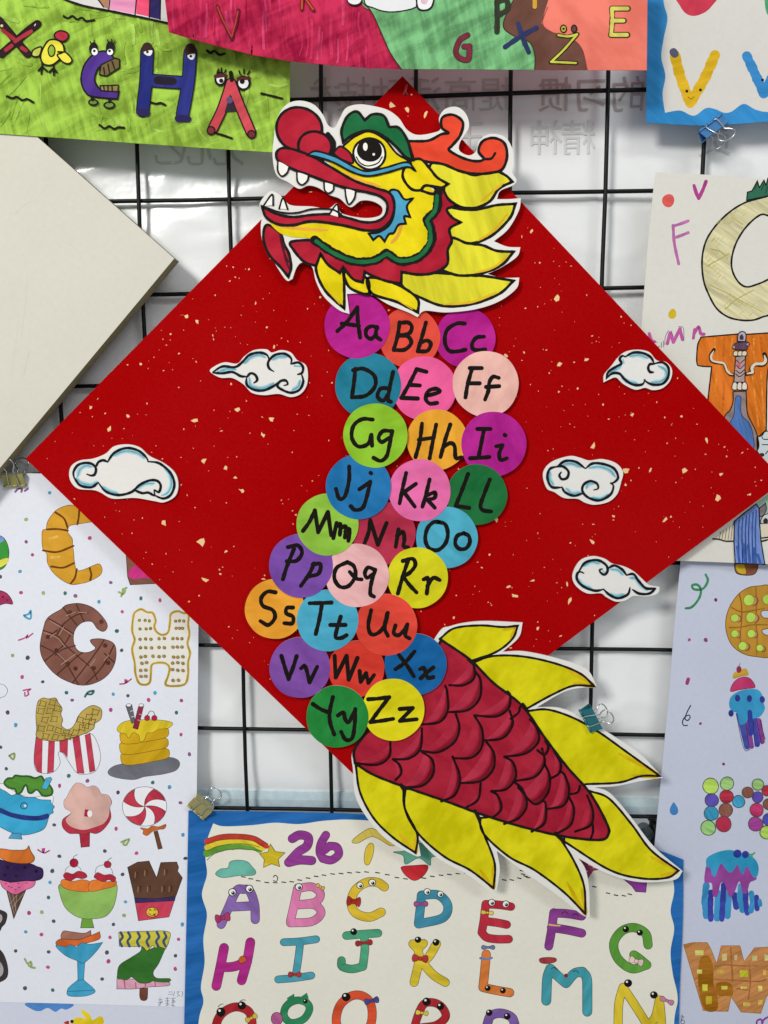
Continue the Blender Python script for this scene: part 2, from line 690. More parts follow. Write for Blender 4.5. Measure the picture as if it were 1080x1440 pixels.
# dark metal stand seen under the banner ---------------------------------------
olive = solid('olive_metal', '34382c', 0.4, 0.3)
p = P(917, 1196, -0.06)
stand = Thing('stand_foot', 'dark olive metal stand foot showing under the banner hem beside the white candy poster', 'stand', p)
v, f = [], []
tube(v, f, [P(919, 1130, -0.06), P(918, 1165, -0.06), P(914, 1200, -0.06), P(910, 1240, -0.06)], 0.0038, 12)
new_obj('post', v, f, [olive], None, stand.o, stand.org, True)
v, f = [], []
tube(v, f, [P(921, 1158, -0.055), P(925, 1175, -0.052), P(923, 1200, -0.05), P(918, 1240, -0.05)], 0.0028, 10)
new_obj('brace', v, f, [olive], None, stand.o, stand.org, True)
v, f = [], []
tube(v, f, [P(911, 1145, -0.058), P(927, 1145, -0.058)], 0.006, 12)
new_obj('collar', v, f, [olive], None, stand.o, stand.org, True)
knob_m = solid('grey_knob', '7e8a86', 0.45)
v, f = [], []
ctr = P(908, 1172, -0.055)
tube(v, f, [ctr + Vector((0, 0.008, 0)), ctr, ctr + Vector((0, -0.002, 0))], 0.0075, 18)
new_obj('knob', v, f, [knob_m], None, stand.o, stand.org, True)

# ================================================================== low poster strip at the bottom left
t = Thing('poster', 'pale paper with a blue cloud and yellow chick, under the food alphabet poster', 'drawing', P(100, 1500, D_LOW))
slab('paper', sheet_pts('px', '-60,1380 262,1386 258,1500 -60,1500', False), D_LOW, 0.0004, mat('d3d6e4', 'paper'), t)
a = Art('F3', D_LOW)
a.fill('140,895 375,899 350,930 320,925 290,942 250,922 210,938 170,930', '4f86c8', style='water')
a.build('cloud_drawing', t)
a = Art('F3', D_LOW)
a.fill('385,1010 380,985 410,970 450,978 425,945 430,930 470,955 485,985 520,965 540,975 530,1010', 'e2c81f', ow=0, style='marker')
a.dot(377, 992, 9, '1c1712', style='ink')
a.fill('333,1000 358,988 360,1008', 'b03028')
a.build('chick_drawing', t)

# ================================================================== food alphabet poster
FOOD = Thing('poster', 'white poster of alphabet letters drawn as food, croissant C and waffle G', 'drawing', P(110, 1415, D_FOOD))
slab('paper', sheet_pts('px', '-60,664 38,665.5 150,668 281,672 279,881 278,1000 276.6,1118 268,1250 260,1416 120,1412 0,1409 -60,1407', False),
     D_FOOD, 0.0004, mat('e3e5ec', 'paper'), FOOD)
LO = '4a3024'          # thin brown outline
a = Art('F1', D_FOOD)
a.fill('470,298 430,262 385,226 330,233 285,260 250,310 242,350! 222,360 220,420 226,462! 245,480 250,530 290,590 365,638 430,634 480,618 525,590 535,560 520,533 490,540 440,562 402,565 390,520 385,470 380,430 378,400 355,365 362,335 405,324 480,312 500,300',
       'd59c2c', ow=3, oc='7a4a18', style='water')
a.line('290,262 335,295 355,345;415,250 412,290 405,325;245,352 300,350 355,358;225,462 300,470 385,438;268,546 330,552 388,528;370,635 392,605 402,560;472,618 478,590 470,555', 10, '6b3d14')
a.line('260,400 300,390;270,500 310,495', 14, 'e4b450', 'marker')
a.build('drawn_letter', FOOD, label='letter C drawn as a croissant')
a = Art('F1', D_FOOD)
a.fill('660,482! 668,600! 682,642! 825,635! 830,600! 720,480!', '8a5a4a', ow=3, oc='4a2a20')
a.fill('672,590 690,552 715,545 770,580 800,610 750,605 700,612', 'd8358c')
a.build('drawn_letter', FOOD, label='chocolate letter with pink icing')
a = Art('F1', D_FOOD)
a.fill('-60,400 0,385 35,420 47,480 30,540 -5,565 -60,565', '3f9a3c', ow=3)
a.fill('-30,385 5,388 20,410 -30,430', '7fa0d8')
a.fill('-30,530 20,505 45,505 36,530 -10,552', 'e4de56')
a.build('ball_drawing', FOOD)
a = Art('F1', D_FOOD)
a.fill('-30,675 20,678 52,705 66,742 30,740 -30,748', 'a02f58', ow=3)
a.dot(15, 705, 6, '6a1b3c').dot(38, 722, 5, '6a1b3c')
a.build('fruit_drawing', FOOD)
a = Art('F1', D_FOOD)
GSH = '320,770 350,747 420,740 490,765 545,820 562,860 543,886 510,872 480,835 430,840 392,880 385,940 410,988 460,996 500,975 482,952 475,930 530,925 590,945 608,990 598,1060 560,1118 500,1155 430,1168 360,1150 290,1110 230,1040 210,970 225,880 250,815'
a.fill(GSH, '85574a', ow=3.5, oc='43261d', style='water')
a.line('225,880 300,910 345,960 400,1010 480,1080 510,1140;255,820 310,850 385,900;330,760 360,800 400,850;400,745 420,790 440,835;215,960 290,1000 350,1060 410,1165;290,1010 330,980 395,960;235,1040 330,960 370,900;300,1110 400,1020 430,1000;380,1155 440,1080 510,985 545,930;300,900 330,850 400,800 460,790;245,920 300,880;450,1160 520,1090 560,1030 595,960;545,1000 600,1050', 6, '4d2c22')
a.line('232,892 300,920 340,965;262,830 315,862 380,905;300,1000 350,1050;345,805 395,785;310,905 335,862;250,925 290,895;320,1060 395,1005;470,1070 500,1030;410,785 455,790;545,1040 570,1010', 4, 'b08a78')
for x, y in ((365, 785), (250, 915), (295, 985), (395, 1080), (490, 1078), (530, 835), (550, 960), (565, 1050), (355, 1055)):
    a.dot(x, y, 11, '5a2f26')
a.build('drawn_letter', FOOD, label='letter G drawn as a brown waffle')
a = Art('F1', D_FOOD)
HSH = '700,800 715,780 740,770 770,785 800,790 815,830 808,860 820,888 850,905 880,890 890,840 895,795 930,780 960,790 988,795 985,850 992,900 982,950 995,1000 985,1050 985,1110 970,1160 920,1172 868,1165 880,1120 888,1080 870,1055 830,1050 795,1062 790,1110 785,1150 765,1165 730,1158 710,1110 705,1050 692,980 705,930 692,880'
a.fill(HSH, 'e6e2d8', ow=13, oc='cfae48', style='paper', ostyle='marker')
a.line(HSH, 2.5, '7a6228', closed=True)
rows = [(830, (730, 760, 782, 920, 940, 962)), (872, (733, 765, 788, 922, 940, 955)), (925, (733, 762, 790, 832, 860, 905, 928, 952)),
        (970, (735, 762, 793, 832, 860, 905, 928, 952)), (1018, (737, 760, 800, 832, 858, 908, 930, 957)), (1050, (742, 766, 903, 930, 957)),
        (1088, (735, 762, 902, 930, 957)), (1122, (737, 762)), (1140, (905, 933))]
for y, xs in rows:
    for x in xs:
        a.dot(x, y + random.uniform(-3, 3), 7, 'b8923a', ow=2.4, oc='4a3a22', wob=0.06)
a.build('drawn_letter', FOOD, label='letter H drawn as a dotted cracker')
a = Art('F1', D_FOOD)
a.line('-30,1150 0,1160 25,1170 40,1195 25,1225 5,1232 -10,1248', 2.5, '55504c')
a.build('outline_drawing', FOOD)
# K popcorn
a = Art('F2', D_FOOD)
a.fill('188,285! 178,400 192,462 250,476 290,460 315,420 305,370 322,362 345,392 400,470 450,480 500,462 526,400 512,320 470,265 380,290 300,306', 'e6e5ea', ow=2.5, oc='5a5458', style='paper')
for s in ('190,285! 222,298! 218,472! 195,462 179,400', '255,303! 286,306! 280,465! 248,474!', '312,308! 355,298! 352,392! 330,365 315,362', '380,290! 415,280! 440,476! 405,472!', '445,275! 472,266! 498,460! 470,470!'):
    a.fill(s, 'c23a50', ow=2, oc='6b2430')
a.fill('200,97 225,80 255,85 290,80 305,105 325,135 318,165 328,195 322,225 350,245 378,235 395,210 410,175 440,142 480,120 510,125 532,145 527,190 495,215 490,240 440,268 370,290 300,305 225,300 190,280 192,240 188,180 192,130',
       'b9a04e', ow=3, oc='5c4a22', style='water')
rr = random.Random(4)
for x, y in ((225, 110), (275, 105), (215, 150), (262, 148), (300, 135), (235, 195), (285, 190), (215, 240), (262, 238), (305, 250), (240, 280), (290, 285), (345, 265), (395, 262), (430, 235), (420, 195), (465, 180), (450, 225), (500, 155), (480, 205), (355, 282)):
    pts = [(x + (24 if k % 2 else 13) * math.cos(k * .785 + rr.random() * .4), y + (21 if k % 2 else 12) * math.sin(k * .785 + rr.random() * .4), False) for k in range(8)]
    a._stroke([smooth_closed(pts, 6)], 2.6, '5c4a22', 'ink', True)
a.build('drawn_letter', FOOD, label='letter K drawn as popcorn in a striped box')
# pancakes
a = Art('F2', D_FOOD)
a.fill('565,465 590,440 640,425 760,410 860,390 920,398 942,425 920,460 850,480 760,492 700,508 620,500 575,485', '6e6f76', style='water', ow=2, oc='4a4a50')
for y, sk in ((385, 0), (330, -6), (275, -4)):
    a.fill(' '.join('%f,%f' % (x + sk, yy + y) for x, yy in ((632, 10), (640, -15), (700, -18), (800, -30), (870, -40), (888, -20), (875, 10), (800, 28), (700, 45), (645, 42))), 'c9a012', ow=2.5, oc='6a4e10')
a.fill('615,235 650,205 720,195 820,195 880,202 905,215 880,238 830,245 800,262 770,265 755,300 735,308 725,275 695,262 675,290 655,268 620,258', 'e0c52a', ow=2.5, oc='7a5c14')
a.fill('658,120! 690,115! 708,205! 690,215!', '66666c', ow=2)
a.fill('725,125! 752,122! 722,245! 696,238!', '8a2440', ow=2)
a.dot(674, 118, 13, 'e8e8ea', 8, ow=2).dot(740, 118, 13, 'e8e8ea', 8, ow=2)
a.line('684,150 695,146;690,180 700,176', 4, 'd8d8da').line('722,195 735,200;730,165 744,168', 4, 'd89aac')
a.line('770,172 785,150 803,152 810,170', 2.5, '4a4a44')
a.dot(770, 185, 14, 'b02038', ow=2).dot(808, 185, 14, 'b02038', ow=2)
a.build('drawn_letter', FOOD, label='yellow pancake stack on a grey plate')
# noodle bowl
a = Art('F2', D_FOOD)
a.fill('-40,545 20,530 60,560 150,600 270,590 275,640! 0,640 -40,640', 'eceaec', ow=2, style='paper')
a.fill('-40,555 20,565 60,590 90,582 130,600 175,600 210,612 265,615! 270,635 285,650 275,665 280,680 262,690 255,705 235,760 190,785 120,798 60,785 0,755 -40,730', '39a4cc', ow=3, oc='1d4a62', style='water')
a.fill('-40,655 0,655 60,680 140,695 200,697 252,686 248,712 200,722 130,720 60,705 0,682 -40,670', '28357c', style='marker')
a.fill('22,525 40,502 65,500 80,486 110,490 150,490 185,500 215,490 232,512 262,540 275,570 262,590 225,592 205,570 190,560 165,578 148,572 140,540 128,540 112,572 90,582 78,558 45,550', '4f8a2e', ow=10, oc='2e5a1e', ostyle='marker')
a.fill('240,500! 265,495! 272,505! 245,560! 215,555!', '4aa8c8', ow=2)
a.dot(125, 645, 17, '39a4cc', ow=4, oc='1d4a62').dot(132, 645, 7, 'e8f0f4')
a.fill('62,790! 108,788! 115,820! 45,815!', '56a8d0', ow=2.5, oc='1d4a62')
a.build('drawn_letter', FOOD, label='blue noodle bowl with green topping')
# broccoli Q
a = Art('F2', D_FOOD)
a.fill('415,780! 425,862! 468,858! 470,780!', 'b52c40', ow=3)
QS = '370,560 398,527 430,530 455,548 490,540 515,555 530,582 565,590 585,625 575,655 580,710 545,765 505,790 470,785 445,795 400,790 360,788 328,755 330,715 372,682 340,655 335,620 350,600'
a.fill(QS, 'b83246', ow=3, oc='6b2a30')
a.fill('370,560 398,527 430,530 455,548 490,540 515,555 530,582 565,590 583,625 575,655 568,700 545,735 500,755 445,770 400,765 360,745 345,715 372,682 340,655 335,620 350,600', 'd9aea2', style='water')
a.fill('445,662! 475,668! 478,705! 440,700!', 'b52c40')
a.dot(470, 686, 13, 'f0eeee', 18, style='paper')
a.build('drawn_letter', FOOD, label='pink cloud-shaped letter Q with a red stem')
# lollipop R
a = Art('F2', D_FOOD)
a.dot(757, 648, 116, 'ecebee', 103, ow=2.5, oc='5a4448', style='paper', wob=0)
for k in range(4):
    a0 = math.radians(-165 + 90 * k + (0, 10, 0, -5)[k])
    pts = []
    for i in range(9):
        u = i / 8
        r = 113 * u
        an = a0 - 0.55 * (1 - u)
        pts.append((757 + r * math.cos(an), 648 + r * .88 * math.sin(an)))
    for i in range(1, 6):
        an = a0 + 0.85 * i / 5
        pts.append((757 + 113 * math.cos(an), 648 + 100 * math.sin(an)))
    for i in range(7, 0, -1):
        u = i / 8
        r = 113 * u
        an = a0 + 0.85 - 0.95 * (1 - u)
        pts.append((757 + r * math.cos(an), 648 + r * .88 * math.sin(an)))
    a.poly(pts, 'bf3448')
    a._stroke([pts], 2.6, '5a2028', 'ink', True)
a.fill('805,780! 825,775! 850,868! 828,873!', '6b4028', ow=2)
a.fill('735,760 775,765 795,750 830,755 868,742 860,765 835,768 800,778 770,800 748,790 752,775', 'cc6a2c', ow=2.5, oc='6a3010')
a.build('drawn_letter', FOOD, label='red and white swirl lollipop with orange bow')
# S ice cream
a = Art('F3', D_FOOD)
a.fill('35,310! 135,305! 72,455!', '5c4136', ow=2.5, style='crayon')
a.line('45,320 75,430;65,318 85,420;90,315 80,400;125,320 60,400;100,315 50,380', 2.4, 'b09888')
a.fill('5,250 60,245 130,250 182,252 175,285 130,305 80,328 40,310 10,285', 'dc6a98', ow=2.5)
for x, y in ((30, 270), (55, 265), (95, 268), (140, 268), (60, 290), (100, 290), (45, 285), (80, 302)):
    a.dot(x, y, 5, '9a3460', 3)
a.fill('-40,130 0,145 60,160 150,165 190,180 222,195 220,240 180,255 130,255 60,262 0,250 -40,235', '352050', ow=4, oc='17101f', style='water')
for x, y in ((40, 185), (85, 230), (130, 185), (25, 225), (190, 205)):
    a.dot(x, y, 9, '1c1028')
a.fill('-40,100 0,88 60,95 120,95 140,88 150,72! 160,100 180,135 165,160 110,165 40,155 0,135 -40,125', 'd9742a', ow=3, oc='6a2c10')
a.build('drawn_letter', FOOD, label='ice cream cone with orange, purple and pink scoops')
a = Art('F3', D_FOOD)
a.fill('-40,405 10,410 38,430 30,475 10,500 0,520 -40,540', '3a3334', style='water')
a.fill('-40,440 2,430 12,455 -5,480 -40,480', 'a7a4a4')
a.fill('-40,590 0,615 25,650 42,710 38,760 5,785 -40,790', '3a3334', style='water')
a.fill('-40,670 0,680 18,720 5,755 -40,765', 'a7a4a4')
a.build('drawn_letter', FOOD, label='dark cookie letter X')
# U sundae
a = Art('F3', D_FOOD)
a.line('340,215 348,190 385,172 418,188 430,215;498,215 508,185 545,172 580,190 592,222', 2.5, '55504c')
a.fill('430,452! 480,452! 492,502! 422,502!', '6ea03a', ow=2.5)
a.fill('312,275 400,300 470,305 540,300 608,275 610,330 590,400 545,445 460,455 400,442 345,400 318,340', '8fb85c', ow=2.5, oc='3c5020', style='water')
a.fill('318,270 330,248 380,258 430,250 470,262 470,308 400,310 340,295', 'df7a2c', ow=2.5, oc='7a3a10')
a.fill('470,262 510,250 560,260 605,255 605,280 560,295 470,310', 'df7a2c', ow=2.5, oc='7a3a10')
a.fill('332,225 350,212 380,220 410,205 445,215 455,235 430,245 400,240 370,255 340,245', 'b02438', ow=2)
a.fill('492,235 510,212 545,225 580,222 606,240 595,262 570,250 540,260 510,248', 'b02438', ow=2)
a.line('388,148 385,130 405,118;562,158 568,145 585,135', 2.4, '4a3a34')
a.dot(387, 162, 22, 'b3203a', ow=2.5).dot(563, 170, 18, 'b3203a', ow=2.5)
a.build('drawn_letter', FOOD, label='green sundae bowl with two cherries')
# W chocolate
a = Art('F3', D_FOOD)
a.fill('708,368! 918,345! 885,445! 725,465!', 'cf4058', ow=2.5)
a.fill('703,342! 920,335! 915,360! 708,372!', '3a2c66', ow=2)
a.fill('668,185! 720,158! 780,152! 820,240! 842,160! 925,157! 935,185! 930,205! 955,240! 920,338! 810,350! 705,345!', '5f4030', ow=3, oc='2c1a12', style='water')
for x, y in ((715, 225), (765, 215), (868, 210), (730, 300), (780, 298), (855, 298), (893, 298)):
    a.line('%d,%d %d,%d' % (x - 8, y + 14, x - 6, y - 14), 5, '9a7256').line('%d,%d %d,%d %d,%d' % (x - 5, y - 14, x + 6, y - 14, x + 6, y + 12), 3, '3a2216')
a.dot(797, 420, 31, 'e0c23a', 25, ow=2.5)
a.line('782,412 786,404 792,412;805,412 810,404 816,412;778,425 797,438 820,424', 3, '3a2010').dot(808, 434, 7, 'b02a30')
a.build('drawn_letter', FOOD, label='letter W drawn as a bitten chocolate bar in a pink wrapper')
# Y glass
a = Art('F3', D_FOOD)
a.fill('405,670! 445,670! 438,775! 490,820 495,842 440,860 360,858 352,830 370,805 408,775!', '3f9fc4', ow=2.5, oc='1d4a62', style='water')
a.line('355,835 420,832 493,828;405,776 440,774', 2.5, '1d4a62')
a.fill('325,560 330,520 370,522 440,530 475,515! 472,545 420,565', 'a8705e', ow=2.5)
a.fill('292,580 320,560 400,565 460,548 522,522! 520,560 440,585 370,600 310,598', 'd9682c', ow=2.5)
a.fill('292,595 345,602 370,590 400,602 430,580 470,588 538,578! 500,630 440,685 405,675 340,645', '3f9fc4', ow=2.5, oc='1d4a62', style='water')
a.build('drawn_letter', FOOD, label='letter Y drawn as a blue cocktail glass')
# Z popsicle
a = Art('F3', D_FOOD)
a.fill('732,818! 774,818! 770,875 745,882 732,865', '6e4030', ow=2.5)
a.fill('612,770! 690,770 840,775 890,790! 880,805 780,812 700,822 612,822!', 'd9a0b4', ow=2.5)
a.line('650,775 655,818;710,790 712,818;760,788 762,812;810,785 815,808', 7, 'c25a7a', 'marker')
a.fill('742,600! 770,620 820,600 868,605! 830,690 802,735 820,765 890,768 885,785 830,785 800,780 780,790 730,790 690,760 660,775 612,765! 625,700 690,655 735,625', '35702a', ow=2.5, oc='1c3a16', style='water')
a.fill('622,525! 740,520! 880,522 885,570 868,612! 830,600 815,610 800,595 770,622 745,600 700,600 625,598!', 'd9cc46', ow=2.5)
for x in (632, 672, 722, 772, 822, 860):
    a.line('%d,526 %d,550 %d,572 %d,598' % (x, x + 10, x - 4, x + 6), 13, '35506e', 'marker')
a.build('drawn_letter', FOOD, label='letter Z drawn as a striped green ice lolly')
# signature
a = Art('F3', D_FOOD)
a.line('882,838 904,838;880,850 908,850;915,835 908,860;925,838 940,836 928,846 940,855 926,862;952,835 958,848 950,862', 2.2, '6a6a72')
a.line('828,880 850,878;838,868 838,910;825,895 852,892;830,910 850,885;868,872 886,870;866,885 886,884;866,898 886,896;876,868 876,908;868,908 886,905;895,872 918,870;900,880 915,885;898,892 918,890;906,875 905,912;895,905 915,912', 2.6, '77777e')
a.build('signature', FOOD)
# confetti
CC = dict(b='5aa0c4', g='9aae6e', p='8a5a86', m='b84a80', t='3a7068', d='56525e')
conf = Art('F1', D_FOOD)


def dots(view, s):
    conf.view(view)
    for tok in s.split():
        x, y, c = tok.split(',')
        conf.layer = 0
        conf.dot(float(x), float(y), random.uniform(8.5, 11.5), CC[c], random.uniform(8.5, 12), style='marker', wob=0.05)


dots('F1', '260,160,b 137,300,g 137,417,p 170,485,m 105,572,b 110,683,m 227,685,g 341,686,t 395,700,p 470,397,m 580,630,p 518,731,b 640,783,m 612,884,t 637,985,d 66,1012,g 145,1024,d 116,1125,m 224,1150,d 348,1207,t 378,1246,p 593,1215,b 670,1223,d 812,1208,b 778,1245,m 950,1248,m 738,713,t 838,723,m 580,1297,m 2,600,d')
dots('F2', '40,156,d 82,222,b 2,338,d 33,451,d 360,488,t 458,514,p 312,540,m 618,575,d 924,157,t 948,272,m 992,375,p 800,523,t 888,547,b 945,629,p 958,797,b 284,745,d 608,765,m 715,893,m 549,882,d 311,909,d 971,920,d')
dots('F3', '274,204,d 262,264,b 254,343,t 152,424,m 219,420,g 281,467,d 135,523,b 217,537,m 82,623,d 255,628,d 251,708,m 131,818,d 276,828,t 642,222,d 657,366,b 650,437,g 594,484,d 576,552,m 560,631,d 568,677,m 535,770,d 955,484,b 935,562,m 919,648,d 918,717,m')
conf.build('confetti_dots', FOOD, kind='stuff')
for view, s, c in (('F1', '80,155 95,140 115,140 112,155;130,150 145,140', 'p'), ('F1', '622,680 645,690 655,672 645,665 640,690 635,702;645,668 662,658', 'g'),
                   ('F1', '125,802 150,795 160,780 162,815 150,820 130,808', 'b'), ('F1', '98,932 130,920 145,905 140,920 172,897', 'm'),
                   ('F1', '628,1162 655,1158 665,1142 655,1140 660,1155 688,1135', 'm'), ('F1', '122,1195 160,1188 145,1200 150,1215 132,1225 130,1205', 'm'),
                   ('F1', '445,1228 460,1205 490,1198 480,1215 460,1215', 't'), ('F2', '48,382 75,372 70,402 50,385', 'g'),
                   ('F2', '635,835 675,820 660,850 645,845 655,828', 'g'), ('F2', '198,875 225,890 232,870 222,872 230,892 258,880', 'm'),
                   ('F3', '130,665 145,690 160,680 165,700 150,700;160,708 182,712', 'g')):
    conf2 = Art(view, D_FOOD)
    conf2.line(s, 11 if c != 'm' else 8, CC[c], 'marker')
    conf2.build('streamer', FOOD)

# ================================================================== "26" alphabet poster
T26 = Thing('poster', 'cream poster titled 26 with letter creatures inside a wavy blue border', 'drawing', P(610, 1530, D_26))
slab('paper', sheet_pts('px', '265,1140! 400,1142 520,1146 700,1160 840,1180 921,1195 961,1209! 960,1300 956,1390 953,1530! 258,1530! 259,1440 262,1300'),
     D_26, 0.0004, mat('1f66ac', 'marker'), T26)
a = Art('px', D_26)
a.fill('299.7,1158! 315,1162 353,1160.5 387,1157 421,1158.8 462,1153.7 520,1154 700,1170 850,1195 930,1212 945,1228! 948,1253 943,1281 948,1306 943,1338 946,1369 953,1404 948,1440 950,1530! 275,1530! 279,1440 286,1409 282.5,1388 287.7,1354 286,1320 291,1286 284,1258 291,1230 289,1207 291,1183',
       'e5e1d2', style='paper')
a.build('cream_ground', T26)
a = Art('P5', D_26 + 6e-5)
a.line('120,350 160,332 230,320 300,322 335,332', 30, '5f9a36', 'marker')
a.line('120,326 170,308 240,302 300,308 350,330', 22, 'e0c832', 'marker')
a.line('120,302 180,284 250,282 310,290 365,322', 22, 'c23a2c', 'marker')
a.line('120,290 180,273 250,271 315,280 370,312;120,313 175,296 250,292 310,300 352,322;120,340 170,320 240,311 300,315 335,325;120,378 155,350 230,333 330,338', 2.4, '4a3a2a')
a.fill('380,312! 400,343! 440,348! 412,375! 418,405! 385,393! 352,408! 355,375! 335,352! 370,345!', 'e2c82c', ow=2.5, oc='6a5416')
a.build('rainbow_drawing', T26, label='rainbow ending in a yellow star')
a = Art('P5', D_26 + 6e-5)
a.fill('155,435 175,415 205,410 215,385 250,378 285,385 305,405 320,425 310,440 250,442 185,450', '6ab3a0', ow=2.2, oc='3a6a5e', style='water')
a.build('cloud_drawing', T26)
a = Art('P5', D_26 + 6e-5)
a.fat('470,290 500,275 535,285 530,320 495,345 455,388;455,388 500,378 550,380', 34, '953a92', 2)
a.fat('608,275 588,310 583,345 595,372;595,372 630,378 660,355 652,325 622,320;622,320 600,338', 31, '953a92', 2)
a.build('drawn_number', T26, label='purple number 26')
a = Art('P5', D_26 + 6e-5)
a.fill('715,300 760,262 800,248 850,280 890,312 870,318 800,282 740,308', 'ddc75a', ow=2.2, oc='6a5a20')
a.fill('765,370 772,330 790,308 805,320 800,360 785,395 770,395', 'ddc03a', ow=2.2, oc='6a5a20')
a.build('leaf_drawing', T26)
a = Art('P5', D_26 + 6e-5)
a.fill('885,345 930,340 960,315 1010,312 1040,345 1075,360 1040,368 1035,400 990,370 935,395 925,360', '5fa48c', ow=2.2, oc='2e5a4c', style='water')
a.fill('920,405 970,400 1025,400 1015,435 975,462 940,445 920,420', 'c4262e', ow=2)
a.build('strawberry_drawing', T26)
# dashed line
a = Art('P5', D_26 + 6e-5)
dash = [(270, 447), (300, 455), (330, 463), (365, 470), (400, 471), (435, 469), (468, 467), (500, 460), (535, 452), (568, 445), (600, 440), (635, 435), (670, 433), (705, 430), (740, 428), (775, 427), (820, 430), (860, 438), (900, 450), (935, 455), (1010, 452), (1045, 445), (1080, 440), (1115, 437), (1150, 434), (1185, 432)]
for (x, y) in dash:
    a.layer = 0
    a.line('%d,%d %d,%d' % (x - 8, y - 1, x + 8, y + 1), 4.5, '2c2a2c')
a.line('392,448 400,440 410,450 405,466 393,462', 3.5, '2c2a2c')
a.view('P6')
for (x, y) in ((310, 305), (340, 305), (370, 298), (395, 290), (405, 295), (380, 268), (385, 282), (670, 332), (725, 358), (757, 366), (788, 368), (812, 362)):
    a.layer = 0
    a.line('%d,%d %d,%d' % (x - 7, y - 1, x + 7, y + 2), 4.5, '2c2a2c')
a.build('dashed_line', T26)
a = Art('P6', D_26 + 6e-5)
a.fill('600,215! 640,222! 700,262! 665,268! 640,305! 625,300!', 'a8406e', ow=2)
a.dot(650, 245, 4, 'e0b0c4').dot(668, 255, 4, 'e0b0c4').dot(640, 270, 4, 'e0b0c4')
a.build('fruit_drawing', T26)
a = Art('P6', D_26 + 6e-5)
a.fill('775,292! 820,302! 880,310! 876,355! 835,352! 820,330!', '8a3a96', ow=2)
a.build('star_drawing', T26)


def letter(view, s, w, c, label, extra=None, style='marker', closed=False):
    a = Art(view, D_26 + 6e-5, style)
    a.fat(s, w, c, 2.0, closed=closed)
    if extra:
        extra(a)
    a.build('drawn_letter', T26, label=label)


letter('P5', '178,642 205,580 240,505 268,498 295,505 315,560 318,622;222,570 308,566', 34, '8a68ae', 'purple letter A with eyes and pink bow',
       lambda a: (a.eye(224, 510, 17), a.eye(294, 496, 17), a.bow(184, 615, 30, 18, 'b83a6c', -.2)))
letter('P5', '492,492 478,560 462,630;492,495 550,488 585,515 565,550 485,562;485,562 560,562 588,595 550,630 462,636', 32, 'd87aa8', 'pink letter B with one eye',
       lambda a: (a.eye(497, 488, 16), a.bow(585, 488, 18, 9, 'd9b84a', .5)))
letter('P5', '848,488 820,470 775,470 730,500 712,550 730,595 785,612 835,592', 34, 'd9b82c', 'yellow letter C with red bow',
       lambda a: (a.eye(748, 482, 15), a.eye(798, 470, 16), a.bow(722, 548, 28, 20, 'b0302c', .1)))
letter('P5', '1000,525 995,580 988,640;1000,522 1070,522 1108,565 1088,615 990,640', 34, '3c8aa2', 'teal letter D with purple bow',
       lambda a: (a.eye(1024, 508, 15), a.eye(1078, 518, 14), a.bow(998, 558, 28, 11, 'a04a8a', 0)))
letter('P5', '190,738 176,810 158,895;298,715 285,790 262,872;178,818 230,815 285,795', 36, 'b82a8a', 'magenta letter H with orange heart',
       lambda a: a.fill('250,785 262,772 275,775 283,790 262,802 252,796', 'd96a2c', ow=2))
letter('P5', '435,715 500,712 568,703;503,712 495,780 483,858;412,868 480,862 548,852', 28, '4a9cae', 'blue letter I with small red bow',
       lambda a: a.bow(480, 848, 26, 12, 'a83030', 0))
letter('P5', '692,688 760,682 822,678;765,685 768,740 760,815;760,815 715,825 675,815 672,790', 31, '4aa078', 'green letter J with one bead eye and red bow',
       lambda a: (a.bead(722, 672, 16), a.bow(764, 718, 34, 12, 'a83030', -.1)))
letter('P5', '985,735 990,790 970,880;965,722 985,742;985,742 1008,720;1062,722 1030,775 990,808;1005,800 1050,850 1098,880', 33, 'd9bf2e', 'yellow letter K with bead eyes and red bow',
       lambda a: (a.bead(986, 705, 15), a.bead(1060, 716, 16), a.bow(995, 782, 32, 16, 'b0302c', .1)))
letter('P6', '236,402 228,470 220,515;236,402 290,405 337,412;230,470 280,476 320,484;220,515 240,535 280,542 328,542', 30, 'b8283a', 'red letter E with yellow beads',
       lambda a: (a.eye(260, 396, 15), a.eye(316, 402, 15), a.bow(242, 436, 24, 9, 'd9bf4a', .1)))
letter('P6', '508,436 500,500 488,570;508,438 560,440 620,450;498,496 560,505 620,518', 32, '8a3a8e', 'purple letter F with beaded necklace',
       lambda a: (a.line('540,440 552,432 566,440;585,446 598,440 606,450', 3, '2a1a2a'), a.line('490,484 510,487 532,488', 6, 'd9bf6a')))
letter('P6', '885,565 875,520 830,496 780,510 748,560 765,620 820,660 880,645;880,645 850,620 828,605', 33, '5a9a36', 'green letter G with bead eyes and pale bow',
       lambda a: (a.bead(796, 502, 15), a.bead(852, 516, 14), a.bow(838, 630, 28, 15, 'e0c0b8', .3)))
letter('P6', '238,602 232,670 225,735;225,735 270,745 332,756', 33, 'd97a36', 'orange letter L with blue scarf and two eyes',
       lambda a: (a.line('215,618 240,622 260,617', 9, '6a7aa8', 'marker'), a.bow(246, 575, 26, 9, '6a7aa8', 0), a.bead(244, 738, 13), a.bead(305, 748, 13)))
letter('P6', '478,788 482,700 494,660;494,660 525,690 557,718;557,718 590,680 622,672;622,672 640,700 642,770 642,832', 36, '3f9aa6', 'teal letter M with a red cap',
       lambda a: (a.fill('452,620 480,615 515,618 515,632 480,640 455,635', 'a83a3c', ow=2), a.line('498,660 510,655 522,664;585,672 598,668 608,678', 3, '1f3a40'), a.dot(557, 688, 8, '8a1f2a')))
